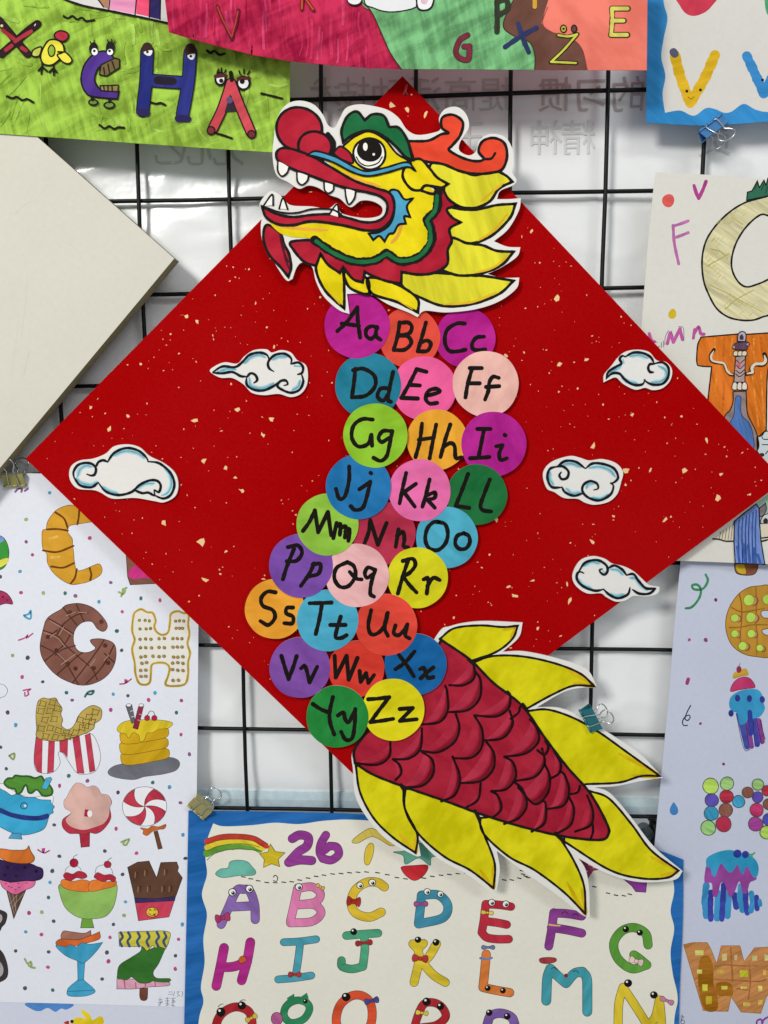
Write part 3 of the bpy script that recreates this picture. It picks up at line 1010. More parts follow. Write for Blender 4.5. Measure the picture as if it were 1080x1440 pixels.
letter('P6', '765,900 768,800 785,735;785,735 835,810 885,890;885,890 915,850 930,785;930,785 936,840 940,900', 32, 'd9bf2c', 'yellow letter N with bead eyes and pink bow',
       lambda a: (a.bead(805, 718, 18), a.bead(908, 765, 17), a.bow(960, 788, 28, 11, 'c47a9a', .4)))
letter('B1', '125,220 140,160 170,125 215,108 260,120 280,150 285,210', 34, 'b0242c', 'red arch letter O with bead eyes',
       lambda a: (a.bead(152, 130, 22), a.bead(240, 102, 20), a.bow(280, 155, 26, 12, 'd9c24a', -.5), a.line('140,108 150,98 162,96;232,84 245,78 256,80', 2.5)))
letter('B1', '445,90 480,80 515,92 525,120 500,160 450,175 420,150 422,115', 28, '2f8a5a', 'green letter P ring with pink cheek',
       lambda a: (a.fill('430,75 460,52! 470,75 515,48! 520,80 480,85', '2f8a5a'), a.dot(388, 158, 24, 'b05a8a', 28, ow=2), a.bead(508, 84, 11)), closed=True)
letter('B1', '640,180 650,110 690,68 735,58 775,80 790,130 780,190 735,230 680,230', 34, 'd9502c', 'orange letter Q ring with blue bow',
       lambda a: (a.bead(680, 66, 21), a.bow(788, 82, 30, 14, '4a4a8e', -.2)), closed=True)
letter('B1', '970,200 985,140 1010,95 1050,90 1085,110 1100,150 1060,185 1000,195', 32, 'b0242c', 'red letter R with bead eyes and yellow bow',
       lambda a: (a.bead(1020, 86, 20), a.bead(1078, 105, 18), a.bow(1000, 133, 26, 11, 'd9c24a', .1)), closed=True)
letter('P6', '240,890 255,850 295,838 340,855 355,895', 34, '7a5aa0', 'purple letter S with bead eyes', lambda a: (a.bead(250, 836, 15), a.bead(322, 850, 15)))

# ================================================================== green creature-letter poster (top left)
TG = Thing('poster', 'lime green marker poster with monster letters X, C, H and A', 'drawing', P(200, 210, D_GREEN))
slab('paper', sheet_pts('px', '-60,-60 409,-60 408,60 407,215.5 300,209 150,198.5 0,188 -60,183', False), D_GREEN, 0.0004, mat('93b83c', 'brush'), TG)
a = Art('TL', D_GREEN)
a.eps = 5e-6
rs = random.Random(5)
for k in range(120):
    x, y = rs.uniform(-10, 1045), rs.uniform(20, 540)
    if y > 470 + x * 0.06 or (x > 600 and y < 150 + (x - 600) * .2):
        continue
    if x < 330 and y > 250:
        an = math.atan2(y - 190, x - 150) + rs.uniform(-.15, .15)       # fan of strokes in the corner
    else:
        an = rs.choice((1.45, 1.6, 0.15, -0.1, 0.9)) + rs.uniform(-.2, .2)
    ln, w_ = rs.uniform(35, 90), rs.uniform(5, 16)
    if x < 330 and y > 250:
        ln, w_ = rs.uniform(70, 150), rs.uniform(3, 8)
    dx, dy = math.cos(an) * ln / 2, math.sin(an) * ln / 2
    a.line('%f,%f %f,%f %f,%f' % (x - dx, y - dy, x + rs.uniform(-6, 6), y + rs.uniform(-6, 6), x + dx, min(y + dy, 478 + x * .06)), w_, rs.choice(('98bd44', '9fc24e', '8cb238', '88ae34', '90b63c')), 'brush')
a.build('green_strokes', TG, kind='stuff')
D2_ = D_GREEN + 8e-4
a = Art('TL2', D2_)
a.fill('410,-60! 480,5! 600,40! 800,85! 1080,140! 1190,165! 1190,-60!', 'd2cfcb', style='paper')
a.fill('660,-20! 755,-20! 745,62! 715,50!', 'a8765a')
a.fill('765,-20! 940,-20! 935,98! 755,62!', 'd98aae')
a.fill('945,-20! 1035,-20! 1030,115! 940,95!', 'e04a6c')
a.fill('1035,-20! 1110,-20! 1105,135! 1030,118!', '2e2560')
a.fill('1112,-20! 1165,-20! 1160,130! 1108,122!', 'd8d6d2', style='paper')
a.line('400,-30 480,8 600,45 760,75 940,112 1080,142 1185,165', 15)
a.line('665,-20 715,48;760,-20 750,70;943,-20 932,105;1035,-20 1030,120;1108,-20 1105,135;1165,-20 1165,160', 9)
a.build('frame_drawing', TG)
a = Art('TL2', D2_)
a.fat('-8,140 60,220 110,280 190,372;258,165 190,215 110,285 10,372', 46, '2a1418', 5, oc='150f10')
a.line('20,210 60,240 110,280;215,215 150,255 105,285;40,345 80,315;150,330 180,350', 26, 'a82c3a', 'marker')
a.dot(12, 178, 10, 'd0cc9a').line('238,178 246,165', 5, 'e8e4e0')
a.build('drawn_letter', TG, label='black and red letter X')
a = Art('TL2', D2_)
a.line('290,460 265,488;290,460 285,510;290,460 325,492;370,470 340,498;370,470 372,520;370,470 392,500', 14)
a.line('290,430 292,465;368,430 372,470', 12)
a.fill('285,325 230,345 222,385 270,385', 'c8cc58', ow=11)
a.fill('335,280 390,275 435,310 440,370 400,420 350,450 300,440 280,390 300,330', 'd9cf3c', ow=12)
a.fill('395,380 420,370 450,360 490,400 495,425 470,440 430,425', 'd9cf3c', ow=11)
a.fill('375,250 385,225 420,212 465,228 470,260 440,285 400,275', 'b82c40', ow=11)
a.fill('340,380 332,340 355,310 378,335 375,375 355,390', '96b83c', ow=9)
a.line('400,358 430,360', 14)
a.build('chick_drawing', TG)
a = Art('TL', D2_)
a.fill('408,205 380,185 340,195 305,235 293,290 310,335 340,350 425,358! 430,330! 370,325 345,300 345,270 362,240 405,218', '4a2c84', ow=6)
a.fill('365,235! 415,210! 432,215! 432,245! 385,275! 360,270!', '7a6a40', ow=5)
a.fill('362,310! 428,308! 426,332! 365,328!', '8a7a44', ow=5)
a.line('375,245 378,268;390,232 396,262;405,222 415,250;375,312 377,328;390,312 391,328;405,312 406,330', 5)
a.fill('328,195 322,170 338,152 352,165 350,195', '1c1a18').fill('385,190 385,160 400,150 414,162 410,195', '1c1a18')
a.dot(342, 187, 11, 'f0eeea', 13, style='paper').dot(398, 188, 11, 'f0eeea', 11, style='paper')
a.dot(341, 184, 5, INK, style='ink').dot(396, 184, 5, INK, style='ink')
a.line('330,160 326,150;340,153 340,145;392,152 388,144;404,150 404,142;412,156 416,148', 4)
a.dot(337, 370, 16, '6e8a3a', 10, ow=6).dot(395, 380, 18, '6e8a3a', 11, ow=6)
a.line('332,352 335,362;396,360 396,370', 10)
a.build('drawn_letter', TG, label='purple monster letter C with yellow teeth')
a = Art('TL', D2_)
a.fat('532,185 528,290 516,400;688,190 680,300 660,415;540,290 600,295 680,300', 42, '29307e', 4, oc=INK)
a.line('532,172 532,185;688,175 687,195', 36, '3a2624')
a.line('570,290 625,294', 30, '241c2a')
a.fill('520,188 550,182 545,200 530,200', 'eeeae6').fill('678,200 705,195 698,215 685,213', 'eeeae6')
a.dot(533, 188, 5, INK).dot(690, 203, 5, INK)
a.line('503,405 530,408;645,428 680,430', 26, '2a2450')
a.build('drawn_letter', TG, label='dark blue monster letter H')
a = Art('TL', D2_)
a.fat('835,300 805,390 770,465;835,300 870,390 908,480', 30, 'cf4a54', 5, oc=INK)
a.fill('812,405! 832,340! 855,402!', '2a2230').dot(830, 362, 12, '5a4a6a')
a.line('834,262 838,290', 14)
a.dot(797, 285, 18, 'eeeae6', 22, ow=8).dot(880, 300, 22, 'eeeae6', 24, ow=8)
a.line('780,276 815,272;862,285 900,282', 14, '5a2c28')
a.dot(800, 292, 8, INK).dot(876, 295, 9, INK)
a.line('785,262 790,250;800,258 800,245;812,262 816,252;868,268 864,256;882,265 882,250;895,270 902,256', 5)
a.dot(763, 472, 14, '7a2c34', ow=5).dot(910, 486, 14, '7a2c34', ow=5)
a.build('drawn_letter', TG, label='red monster letter A with two eyes')
for s in ('230,58 245,66 262,58 278,70 296,64 312,76 340,72', '25,348 45,355 60,350 80,362 98,358 120,370', '360,452 378,464 395,456 412,466 428,460 448,462', '748,182 762,192 775,184 792,198 812,194',
          '545,370 565,375 580,372 598,380', '945,338 980,346 1020,356', '782,482 810,490 838,500'):
    a = Art('TL', D2_)
    a.line(s, 8)
    a.build('squiggle', TG)

# ================================================================== magenta / green / coral poster (top middle)
TP = Thing('poster', 'wide poster painted in magenta, green, brown and coral patches with letters G, Z and E', 'drawing', P(570, 98, D_TOP))
slab('paper', sheet_pts('px', '229,-60 232,0 237.5,45 260,52 311,66 360,78 408,86 480,93 560,97 660,97.8 909.6,98.8 911,-60', False), D_TOP, 0.0004, mat('b61444', 'brush'), TP)
a = Art('px', D_TOP)
a.eps = 5e-6
for k in range(70):
    x, y = rs.uniform(240, 540), rs.uniform(-10, 80)
    if y > 34 + (x - 240) * 0.19:
        continue
    ln = rs.uniform(25, 60)
    a.line('%f,%f %f,%f %f,%f' % (x, y, x + rs.uniform(-2, 2), y + ln / 2, x + rs.uniform(-3, 3), min(y + ln, 44 + (x - 240) * .19)), rs.uniform(1.5, 4.5), rs.choice(('bf2254', 'b0103e', 'bb1c4c', 'c63462')), 'brush')
a.build('magenta_strokes', TP, kind='stuff')
a = Art('px', D_TOP + 8e-4)
a.fill('500,-60! 508,2 522.6,17 537,48 549,74.6 563.5,97! 752,98.2! 752,-60!', '6fae72', style='brush')
a.line('508,2 522.6,17 537,48 549,74.6 565,98', 1.6, '3a2a2c')
a.fill('752,98.3! 752,78 745,60 720,50 707,38 712,20 725,-10 735,-60! 790,-60! 820,60 828,98.5!', '6b4438', style='water')
a.fill('790,-60! 765,20 763,35 775,45 800,52 818,68 826,98.6! 909.5,98.8! 911,-60!', 'f07a68', style='water')
a.line('752,98 752,78 745,60 722,50 708,38 712,20 722,0', 1.4, '3a2622')
a.line('770,10 763,33 776,45 800,52 818,68 826,98', 1.2, '8a4038')
a.build('paint_patches', TP)
a = Art('TM', D_TOP + 1.1e-3)
a.fill('215,-40! 225,25 270,45 330,65 400,68 480,55 520,40! 530,-40!', 'e2e2e2', ow=6, style='paper')
a.dot(160, 0, 42, 'e6e4e4', 30, ow=8, style='paper')
a.fill('520,-30! 530,45 570,60 610,40 630,-30!', 'ece8ea', ow=10, style='paper').fill('545,-20! 552,18 580,22 595,-20!', 'd9b8c4')
a.build('animal_feet_drawing', TP)
a = Art('T2', D_TOP + 1.1e-3)
a.line('188,20 210,75 240,138;265,35 255,85 240,138', 10, '5a1a24').line('190,24 212,75 240,130;263,40 253,85 241,128', 4.5, 'b8402c')
a.build('drawn_letter', TP, label='red letter V on magenta')
a = Art('T2', D_TOP + 1.1e-3)
a.line('490,-10 488,32;505,0 530,36', 12, '5a1a24').line('490,-10 488,30;505,0 528,33', 6, 'c8502c')
a.build('drawn_letter', TP, label='orange letter K on magenta')
a = Art('TM', D_TOP + 1.1e-3)
a.fat('820,205 775,235 752,300 775,340 825,345 832,270;832,270 800,272', 26, '7a2438', 4)
a.build('drawn_letter', TP, label='dark red letter G on green')
a = Art('TR', D_TOP + 1.1e-3)
a.line('185,5 186,60 185,105;186,5 215,0 220,30 190,50', 18, '34382a', 'marker')
a.build('drawn_letter', TP, label='dark green letter P')
a = Art('TR', D_TOP + 1.1e-3)
a.line('212,155 260,122 315,92;255,78 270,125 290,172', 16, '28305a', 'marker')
a.build('drawn_letter', TP, label='navy letter X')
a = Art('TR', D_TOP + 1.1e-3)
a.line('388,116 420,120 452,112;452,112 405,165 362,205;362,205 405,206 448,208', 13, '2a201c').line('388,116 420,120 450,113;450,113 405,165 364,204;364,204 405,206 446,208', 7, 'c8cc4a', 'marker')
a.dot(405, 95, 10, 'b8a83a', 12, ow=4).dot(440, 95, 9, '5a3a34', 12, ow=4).dot(405, 95, 4, INK)
a.build('drawn_letter', TP, label='yellow letter Z on brown')
a = Art('TR', D_TOP + 1.1e-3)
a.line('310,-10 310,22', 14, 'd9a83a', 'marker')
a.build('drawn_letter', TP, label='yellow stroke of a letter I on brown')
a = Art('TR', D_TOP + 1.1e-3)
a.line('565,28 566,70 562,115;565,28 618,28;565,68 605,68;562,115 616,115', 18, '3a3020').line('565,28 566,70 562,115;565,28 616,28;565,68 603,68;562,115 614,115', 12, 'd9cf62', 'marker')
a.build('drawn_letter', TP, label='yellow letter E on coral')

# ================================================================== blue-bordered poster (top right)
TS = Thing('poster', 'grey-white poster with wavy blue border and smiling yellow V', 'drawing', P(1000, 176, D_SEA))
slab('paper', sheet_pts('px', '910,-60 909.6,0 908.8,172.5 950,175 990.5,176.7 1040,174 1090,170 1150,168 1150,-60', False), D_SEA, 0.0004, mat('2f86c2', 'marker'), TS)
a = Art('TR', D_SEA)
a.fill('735,-140! 735,0 748,60 735,130 728,190 741,250 732,310 740,372! 790,365 835,382 875,357 905,360 935,372 960,368 1000,343 1040,362 1090,370 1240,368! 1240,-140!', 'd3d0c8', style='paper')
a.build('pale_ground', TS)
a = Art('TR', D_SEA + 6e-5)
a.fill('775,-30 790,20 815,48 850,50 890,25 915,-30', 'c8384e', style='water')
a.build('heart_drawing', TS)
a = Art('TR', D_SEA + 6e-5)
a.line('772,180 790,250 823,340;905,182 870,260 823,340', 34, 'd9ae1c', 'marker')
a.line('768,172 772,178', 26, '55566a')
a.dot(812, 301, 5, INK).dot(857, 297, 5, INK).line('816,320 826,327 836,319', 2.5, '8a5a14')
a.build('drawn_letter', TS, label='yellow letter V with a face')
a = Art('TR', D_SEA + 6e-5)
a.line('1010,185 1040,250 1066,308;1066,308 1090,260;1090,260 1120,310 1150,190', 32, '3a8ac8', 'marker')
a.dot(1062, 264, 5, INK)
a.build('drawn_letter', TS, label='blue letter W')
a = Art('TR', D_SEA + 6e-5)
a.fill('1070,-40 1072,30 1085,45 1100,-40', '4a9a6a')
a.build('leaf_drawing', TS)

# ================================================================== pineapple poster (right)
TF = Thing('poster', 'off-white poster with a pineapple letter O and an orange shirt letter T', 'drawing', P(1020, 793, D_FRUIT))
slab('paper', sheet_pts('px', '922.5,242 1000,246 1080,252 1170,257 1170,798 1075,793 966.7,789 885,786 893,600 902,460.6 911,342.5 918.8,267.5', False), D_FRUIT, 0.0004, mat('d8d5cb', 'paper'), TF)
a = Art('R1', D_FRUIT)
a.fill('800,275! 805,215! 840,205! 880,130! 895,180! 930,125! 945,165! 960,110! 1010,130! 1010,250! 900,255!', '2c6a50', ow=9, style='marker')
a.line('860,190 880,150;910,200 930,150;940,220 960,170', 5, '1c2a24')
a.fill('1010,240 940,250 870,268 790,292 690,350 590,440 510,550 475,650 465,760 478,880 510,970 570,1080 650,1145 740,1172 840,1175 920,1150 1010,1110 1300,900 1200,300', 'd3cba0', ow=14, style='crayon',
       holes=('1010,395 960,390 910,382 840,430 770,510 715,610 687,720 695,810 740,890 800,925 880,905 960,870 1080,800 1200,600 1100,420',))
a.line('520,910 640,965 760,1030 920,1115;500,770 600,715 670,675;640,1090 730,1015 850,950;685,400 770,455;530,640 600,660 660,715', 7, 'b8ab52', 'crayon')
for k in range(70):
    u = random.random()
    an = math.radians(95 + 175 * u)
    r1 = random.uniform(250, 330)
    x, y = 880 + r1 * 1.15 * math.cos(an), 700 + r1 * 1.35 * math.sin(an)
    if 490 < x < 660 and 560 < y < 900 or 560 < x < 900 and 990 < y < 1130 or 560 < x < 800 and 350 < y < 480 and x + y > 1010:
        a.layer = 8
        a.line('%f,%f %f,%f' % (x - 14, y + 16, x + 14, y - 14), 3.5, random.choice(('c2b768', 'c8bd78', 'b8ae66')), 'crayon')
a.build('drawn_letter', TF, label='letter O drawn as a pineapple ring with green leaves')
a = Art('R1', D_FRUIT)
a.line('405,165 420,215 440,262;495,135 470,200 440,262', 27, 'b0408a', 'marker')
a.build('drawn_letter', TF, label='pink letter V')
a = Art('R1', D_FRUIT)
a.line('248,465 258,600 290,752;262,465 310,450 362,430;275,552 320,535 362,518', 23, 'bf70ac', 'marker')
a.build('drawn_letter', TF, label='pale pink letter F')
a = Art('R1', D_FRUIT)
a.dot(212, 278, 44, 'e8605a', 52, wob=.05)
a.build('dot_drawing', TF, label='coral dot')
a = Art('R1', D_FRUIT)
a.dot(243, 1128, 30, 'ccae22', 38, wob=.06)
a.build('dot_drawing', TF, label='yellow dot')
for s, nm in (('70,1275 75,1300 90,1330 110,1335', 'pink letter L'), ('205,1350 225,1270;225,1270 250,1340;250,1340 300,1240;300,1240 318,1320', 'pink letter M'), ('400,1310 410,1245;405,1275 440,1225 455,1275 480,1280', 'pink letter n')):
    a = Art('R1', D_FRUIT)
    a.line(s, 24, 'b8559a', 'marker')
    if 'M' in nm:
        a.line('185,1360 190,1300 215,1250;235,1255 250,1300;330,1330 325,1235 290,1222', 4, '5a4a58')
        a.line('100,1340 130,1340;135,1375 150,1372;160,1340 162,1380;175,1330 178,1375', 4, '5a4a58')
    a.build('drawn_letter', TF, label=nm)
a = Art('R2', D_FRUIT, 'crayon')
a.fill('155,145! 470,118! 560,120! 790,105! 790,420! 720,420 705,930! 640,985! 500,1010 210,760! 215,655! 245,395! 150,388 122,370 120,280 130,200', 'd9721c', ow=12)
for x0, y0, x1, y1 in ((270, 160, 280, 360), (350, 150, 345, 300), (420, 150, 400, 300), (290, 420, 270, 640), (350, 520, 340, 760), (590, 480, 640, 900), (660, 440, 690, 900), (600, 160, 600, 330), (660, 150, 670, 280)):
    a.line('%d,%d %d,%d' % (x0, y0, x1, y1), 16, random.choice(('e08428', 'cc6414')), 'crayon')
a.build('drawn_letter', TF, label='letter T drawn as an orange shirt')
a = Art('R2', D_FRUIT + 5e-4, 'crayon')
a.line('265,250 235,300 245,345 300,360 350,370 370,420 395,455 430,462', 26, INK).line('262,262 240,305 250,342 300,356 350,368 372,420 395,450 425,460', 17, 'd9cdb8', 'paper', taper=True)
a.line('690,290 705,340 680,375 610,375 580,410 590,440 540,455', 34, INK).line('690,300 700,340 678,368 612,372 584,408 590,440 545,452', 24, 'd9cdb8', 'paper', taper=True)
a.build('ribbon_drawing', TF)
a = Art('R2', D_FRUIT + 5e-4, 'crayon')
a.fill('425,605! 535,600! 545,780 585,870 625,960 640,1080 560,1150! 340,1150! 350,840 400,760 425,690', '8f7d7c', ow=9)
a.fill('440,700 450,650 475,640 492,655 490,760 510,820 560,870 590,950 600,1080 540,1120 400,1000 395,880 430,810', '4a72b0', ow=5, style='crayon')
a.fill('448,310! 528,300! 525,525! 432,525!', 'ab9590', ow=8)
a.line('455,340 485,365 520,335;455,385 485,410 520,378;450,425 485,448 525,415;448,455 480,478 525,445', 8, '4a2c3a')
a.fill('458,375 475,360 492,372 480,400', 'd0506a')
for x in (440, 482, 522):
    a.fill('%d,585 %d,540 %d,522 %d,540 %d,585' % (x - 20, x - 20, x, x + 20, x + 20), 'e0d4c4', ow=7, style='paper')
for x in (450, 487, 522):
    a.fill('%d,300 %d,270 %d,260 %d,270 %d,300' % (x - 20, x - 20, x, x + 20, x + 14), 'd9cbb0', ow=6, style='paper')
a.fill('430,230 440,200 480,190 545,185 565,205 545,225 540,250 480,250 440,245', '5a3e52', ow=6)
a.dot(432, 228, 14, 'a893a4', ow=5).dot(548, 205, 14, 'a893a4', ow=5)
a.fill('462,180! 470,120 495,98 525,105 535,130 530,182!', 'b0a6b8', ow=9)
a.fill('482,165 482,135 498,120 512,135 512,165', '4a3c4c')
a.build('bottle_drawing', TF, label='bottle-shaped tower with blue lower part')
a = Art('R2', D_FRUIT + 5e-4)
a.fill('625,990! 670,975 690,945 720,938 790,945! 790,1300! 700,1200! 630,1110!', 'c9d2d2', ow=8, style='paper')
a.line('670,985 680,1005 730,1008;672,1052 740,1052;700,1130 720,1105 740,1100', 8)
a.dot(668, 1138, 22, '3a3436', 16)
a.build('cup_drawing', TF)
a = Art('R3', D_FRUIT, 'crayon')
a.fill('920,430! 1100,300! 1100,620! 980,700!', '9ab8a4', style='water')
a.fill('970,500 1010,460 1050,425! 1060,500 1030,570 980,600', '7a6a74', ow=10)
a.fill('990,680 1000,620 1040,575 1100,570 1100,680', 'c9ccc8', ow=10).dot(1050, 655, 32, '3a3040', 38)
a.fill('985,690! 1100,680! 1100,850! 1050,845!', 'd9741c', ow=9)
a.build('face_drawing', TF)
a = Art('R3', D_FRUIT + 4e-4, 'crayon')
a.fill('395,880! 600,700! 1090,690! 1090,880! 960,905! 660,915! 500,900!', 'd6cbb4', style='paper')
for x in (460, 495, 535, 575, 610, 645):
    a.line('%d,%d %d,890' % (x + 22, 700 + max(0, (620 - x)) * .6, x), 8, '6a5e50')
a.line('385,880 460,885 540,908 650,908;995,910 1030,905 1075,890;1000,870 1080,860', 17)
a.build('striped_cloth_drawing', TF)
a = Art('R3', D_FRUIT + 8e-4, 'crayon')
a.fill('655,660! 800,540! 930,440! 965,490! 975,700! 990,900! 1040,1205! 860,1195! 665,1190! 650,900!', '6f8ac4', ow=14)
for x in (700, 745, 790, 830, 875, 915):
    a.line('%d,%d %d,800 %d,1180' % (x + 18, 640 - (x - 700) * .55, x + 5, x + 15), 17, '2c4a8e', 'crayon')
a.line('690,980 720,1170;770,950 790,1170;830,960 850,1180;900,1000 920,1180;950,1080 985,1190', 30, '3a5ca8', 'crayon')
a.build('jeans_drawing', TF, label='blue striped trouser leg')

# ================================================================== candy letter poster (lower right)
TC = Thing('poster', 'lavender-white poster with a cookie e, beaded n and waffle W', 'drawing', P(1020, 1500, D_CANDY))
slab('paper', sheet_pts('px', '958,772 1080,775 1170,778 1170,1500 900,1500 915,1270 920,1194 929,1100 932,1070 942,961 949,870.5 957,792', False), D_CANDY, 0.0004, mat('c3c8d8', 'paper'), TC)
a = Art('R4', D_CANDY)
a.fill('510,15! 515,60 535,85 600,95 650,85 672,50 675,15!', '93583e', ow=5)
a.fill('520,18! 525,55 545,78 590,80 578,18!', 'd0b026')
a.build('biscuit_drawing', TC)
a = Art('R4', D_CANDY)
a.line('310,90 325,130 300,180 265,195 225,190 215,165 250,160 275,190 270,240 240,290 205,320 170,325', 17, '3a8a5c', 'marker')
a.build('streamer', TC, label='green curled streamer')
a = Art('R4', D_CANDY, 'water')
a.fill('760,168 690,168 610,180 540,225 485,300 455,380 450,460 470,540 510,600 580,645 660,662 760,665 900,600 900,250', 'bb8a30', ow=6, oc='7a5418',
       holes=('700,345 740,340 760,350 760,388 720,392 698,375', '702,480 730,468 760,470 760,512 720,508'))
a.line('490,320 560,350 640,340 720,325;475,460 560,455 640,440 740,440;545,225 560,300 560,420 550,520 560,620;660,180 665,300 660,420 670,520 665,650', 9, '9a6a20', 'water')
for x, y, r in ((612, 268, 38), (740, 262, 34), (512, 392, 28), (625, 388, 34), (512, 502, 26), (628, 502, 28), (568, 588, 30), (688, 602, 24)):
    a.dot(x + r * .95, y + 6, r * .8, '8a4a44', r * .9).dot(x + r * .6, y + 4, r * .8, 'c99a52')
    a.dot(x, y, r, 'b8d85a', ow=4, oc='8a8a2c')
a.build('drawn_letter', TC, label='round cookie letter e with green buttons')
a = Art('R4', D_CANDY)
a.line('545,1060 600,1290', 44, '4450a4', 'marker').line('600,1110 630,1290', 36, '80408e', 'marker').line('650,1090 670,1275', 40, '4048a6', 'marker').line('680,1110 705,1255', 38, '84408e', 'marker')
a.line('522,1060 575,1300 620,1312;590,1120 612,1290;640,1110 655,1290;665,1100 700,1275;690,1105 725,1240', 4, '2c2a5a')
a.fill('500,930 540,905 600,890 670,892 705,930 715,985 722,1030 690,1080 640,1095 610,1090 590,1125 550,1135 530,1060 500,1045 475,1010 478,960', '3a9ac8', style='water')
a.line('618,1050 625,1200', 34, '3a44a0', 'marker')
a.fill('485,905 495,860 530,820 580,805 625,820 655,875 600,885 540,895', 'c2386c', ow=4, oc='7a1f44', style='water')
a.fill('502,815 508,775 545,760 590,745 608,790 560,800', 'cda238', ow=0)
a.dot(542, 752, 18, '8a2648', 24)
a.line('545,730 550,708', 4, '6a6a6a')
for x, y in ((532, 952), (615, 955), (705, 962), (487, 1058)):
    a.dot(x, y, 18, '36368e', 24)
a.build('drawn_letter', TC, label='blue ice lolly letter i with cherry on top')
for (view, x, y, r, c) in (('R4', 380, 266, 12, '6a2c58'), ('R4', 195, 545, 11, '9a4a60'), ('R4', 310, 546, 15, '8a4068'), ('R4', 273, 1130, 10, '8a4a5a'), ('R5', 630, 32, 15, '7a2a50')):
    a = Art(view, D_CANDY)
    a.dot(x, y, r, c, wob=.08)
    a.build('confetti_dot', TC)
a = Art('R4', D_CANDY)
a.line('188,820 180,848', 26, 'a03a78', 'marker')
a.build('confetti_dot', TC)
a = Art('R4', D_CANDY)
a.line('205,1003 180,1050 165,1095 185,1108 202,1085 190,1070 165,1085 148,1115 155,1142 182,1142', 8, '2e2a40')
a.build('streamer', TC, label='dark curled streamer')
a = Art('R5', D_CANDY)
a.fill('125,418 150,450 170,490 165,530 130,550 95,535 85,490 105,445', '4684c4', style='water')
a.build('drop_drawing', TC, label='blue drop')
a = Art('R5', D_CANDY, 'crayon')
for x, y, r, c in ((500, 255, 80, 'b6d85c'), (665, 230, 68, '9fcc7c'), (510, 398, 68, '5a4aa8'), (660, 362, 68, 'b0283e'), (505, 532, 72, '3a9ac0'), (652, 500, 70, '8a5848'), (475, 678, 75, '98c878'), (630, 640, 78, 'a82440'),
                   (783, 412, 62, '3a9ac0'), (875, 320, 56, '8a5848'), (978, 240, 58, '9fcc7c'), (975, 368, 55, '5a44a4'), (965, 498, 68, 'c03468'), (955, 640, 72, '98388a'), (1070, 302, 52, 'b0283e'), (1085, 440, 55, '8a5848'), (1090, 595, 62, '3f4aa8'), (1065, 725, 66, 'b6d85c')):
    a.dot(x, y, r, c, ow=8, oc='4a4440', wob=.02)
a.build('drawn_letter', TC, label='letter n made of coloured beads')
a = Art('R6', D_CANDY, 'marker')
a.line('365,100 350,250 365,400;480,180 470,420;580,180 570,400', 62, '3a90c4', 'marker')
a.line('410,170 405,300 408,430;535,100 525,250 515,430', 54, '3a44a4', 'marker')
a.line('640,200 655,310', 60, '3a44a4', 'marker').line('700,110 690,220 715,340', 58, '3a90c4', 'marker').line('745,150 745,260 760,370', 52, '3a44a4', 'marker').line('800,180 810,270 795,350', 50, '3a90c4', 'marker').line('850,215 855,330', 46, '3a44a4', 'marker').line('880,250 885,290', 40, '3a90c4', 'marker')
a.view('R5')
a.fill('445,1110 470,1060 600,1020 760,1030 900,1080 965,1190 900,1230 880,1290 860,1340 820,1330 790,1220 740,1330 690,1380 640,1240 600,1240 580,1330 560,1380 520,1360 510,1240 440,1230', '98489a', style='water')
a.fill('455,1070! 458,990 520,945 600,915 700,903 800,930 900,960 960,1010 985,1080 975,1160 935,1180 900,1120 870,1070 845,1090 830,1150 800,1120 770,1050 730,1110 690,1130 650,1090 605,1040 575,1090 545,1170 515,1150 500,1090', '2f98c0', style='water')
a.dot(770, 940, 42, '2f3a9a').dot(852, 948, 36, '2f3a9a')
a.line('890,945 920,950 945,930;915,950 920,985', 16, '3a9a7a', 'marker')
a.build('drawn_letter', TC, label='letter R with blue icing and striped legs')
a = Art('R6', D_CANDY, 'crayon')
a.fill('145,675! 240,655 375,655! 415,730 465,860! 510,685! 690,685! 730,840! 830,705! 1100,690! 1100,1000! 945,1180! 890,1338! 700,1325! 640,1230! 605,1180! 575,1318! 480,1318! 335,1310!', 'c2834a', ow=5, oc='96602c')
a.fill('300,830 380,780 430,880 435,1050 465,1130 470,1300 350,1300 290,1080', 'a4680f', style='crayon').fill('460,1060 540,1030 610,1060 620,1160 560,1170 480,1160', 'a4680f', style='crayon')
a.line('450,880 560,870 700,880 860,880;440,1010 640,1020 860,1030 940,1010;600,700 610,860 620,1040;780,860 790,1040 770,1200;660,1100 760,1110', 14, 'aa6c34', 'crayon')
for x, y, w, h, c in ((298, 752, 42, 26, 'd9d672'), (300, 935, 25, 20, 'd9d672'), (352, 1090, 26, 34, 'd6d24a'), (390, 1210, 30, 42, 'c8ae2c'), (540, 795, 24, 36, 'dccf88'), (650, 800, 14, 28, 'dfc89a'), (830, 805, 26, 26, 'dccf88'), (945, 800, 20, 30, 'dccf88'), (508, 935, 36, 20, 'cfae44'), (728, 955, 42, 34, 'd0cc32'), (540, 1090, 30, 18, 'd9cf5a'), (725, 1090, 30, 14, 'dcc868'), (885, 1098, 20, 28, 'dccf6a'), (928, 945, 18, 26, 'e0a850'), (755, 1250, 36, 20, 'dab85a'), (885, 1230, 24, 26, 'dab85a')):
    a.fill('%d,%d! %d,%d! %d,%d! %d,%d!' % (x - w, y - h, x + w, y - h * .9, x + w * .95, y + h * .9, x - w * .95, y + h), c, style='crayon')
a.build('drawn_letter', TC, label='letter W drawn as an orange waffle')
a = Art('R6', D_CANDY)
a.line('135,1350 130,1372;120,1362 148,1372;118,1385 145,1380;128,1390 120,1410;135,1400 120,1420 130,1440 155,1430 150,1405 135,1400', 6, '55505c')
a.build('scribble', TC)
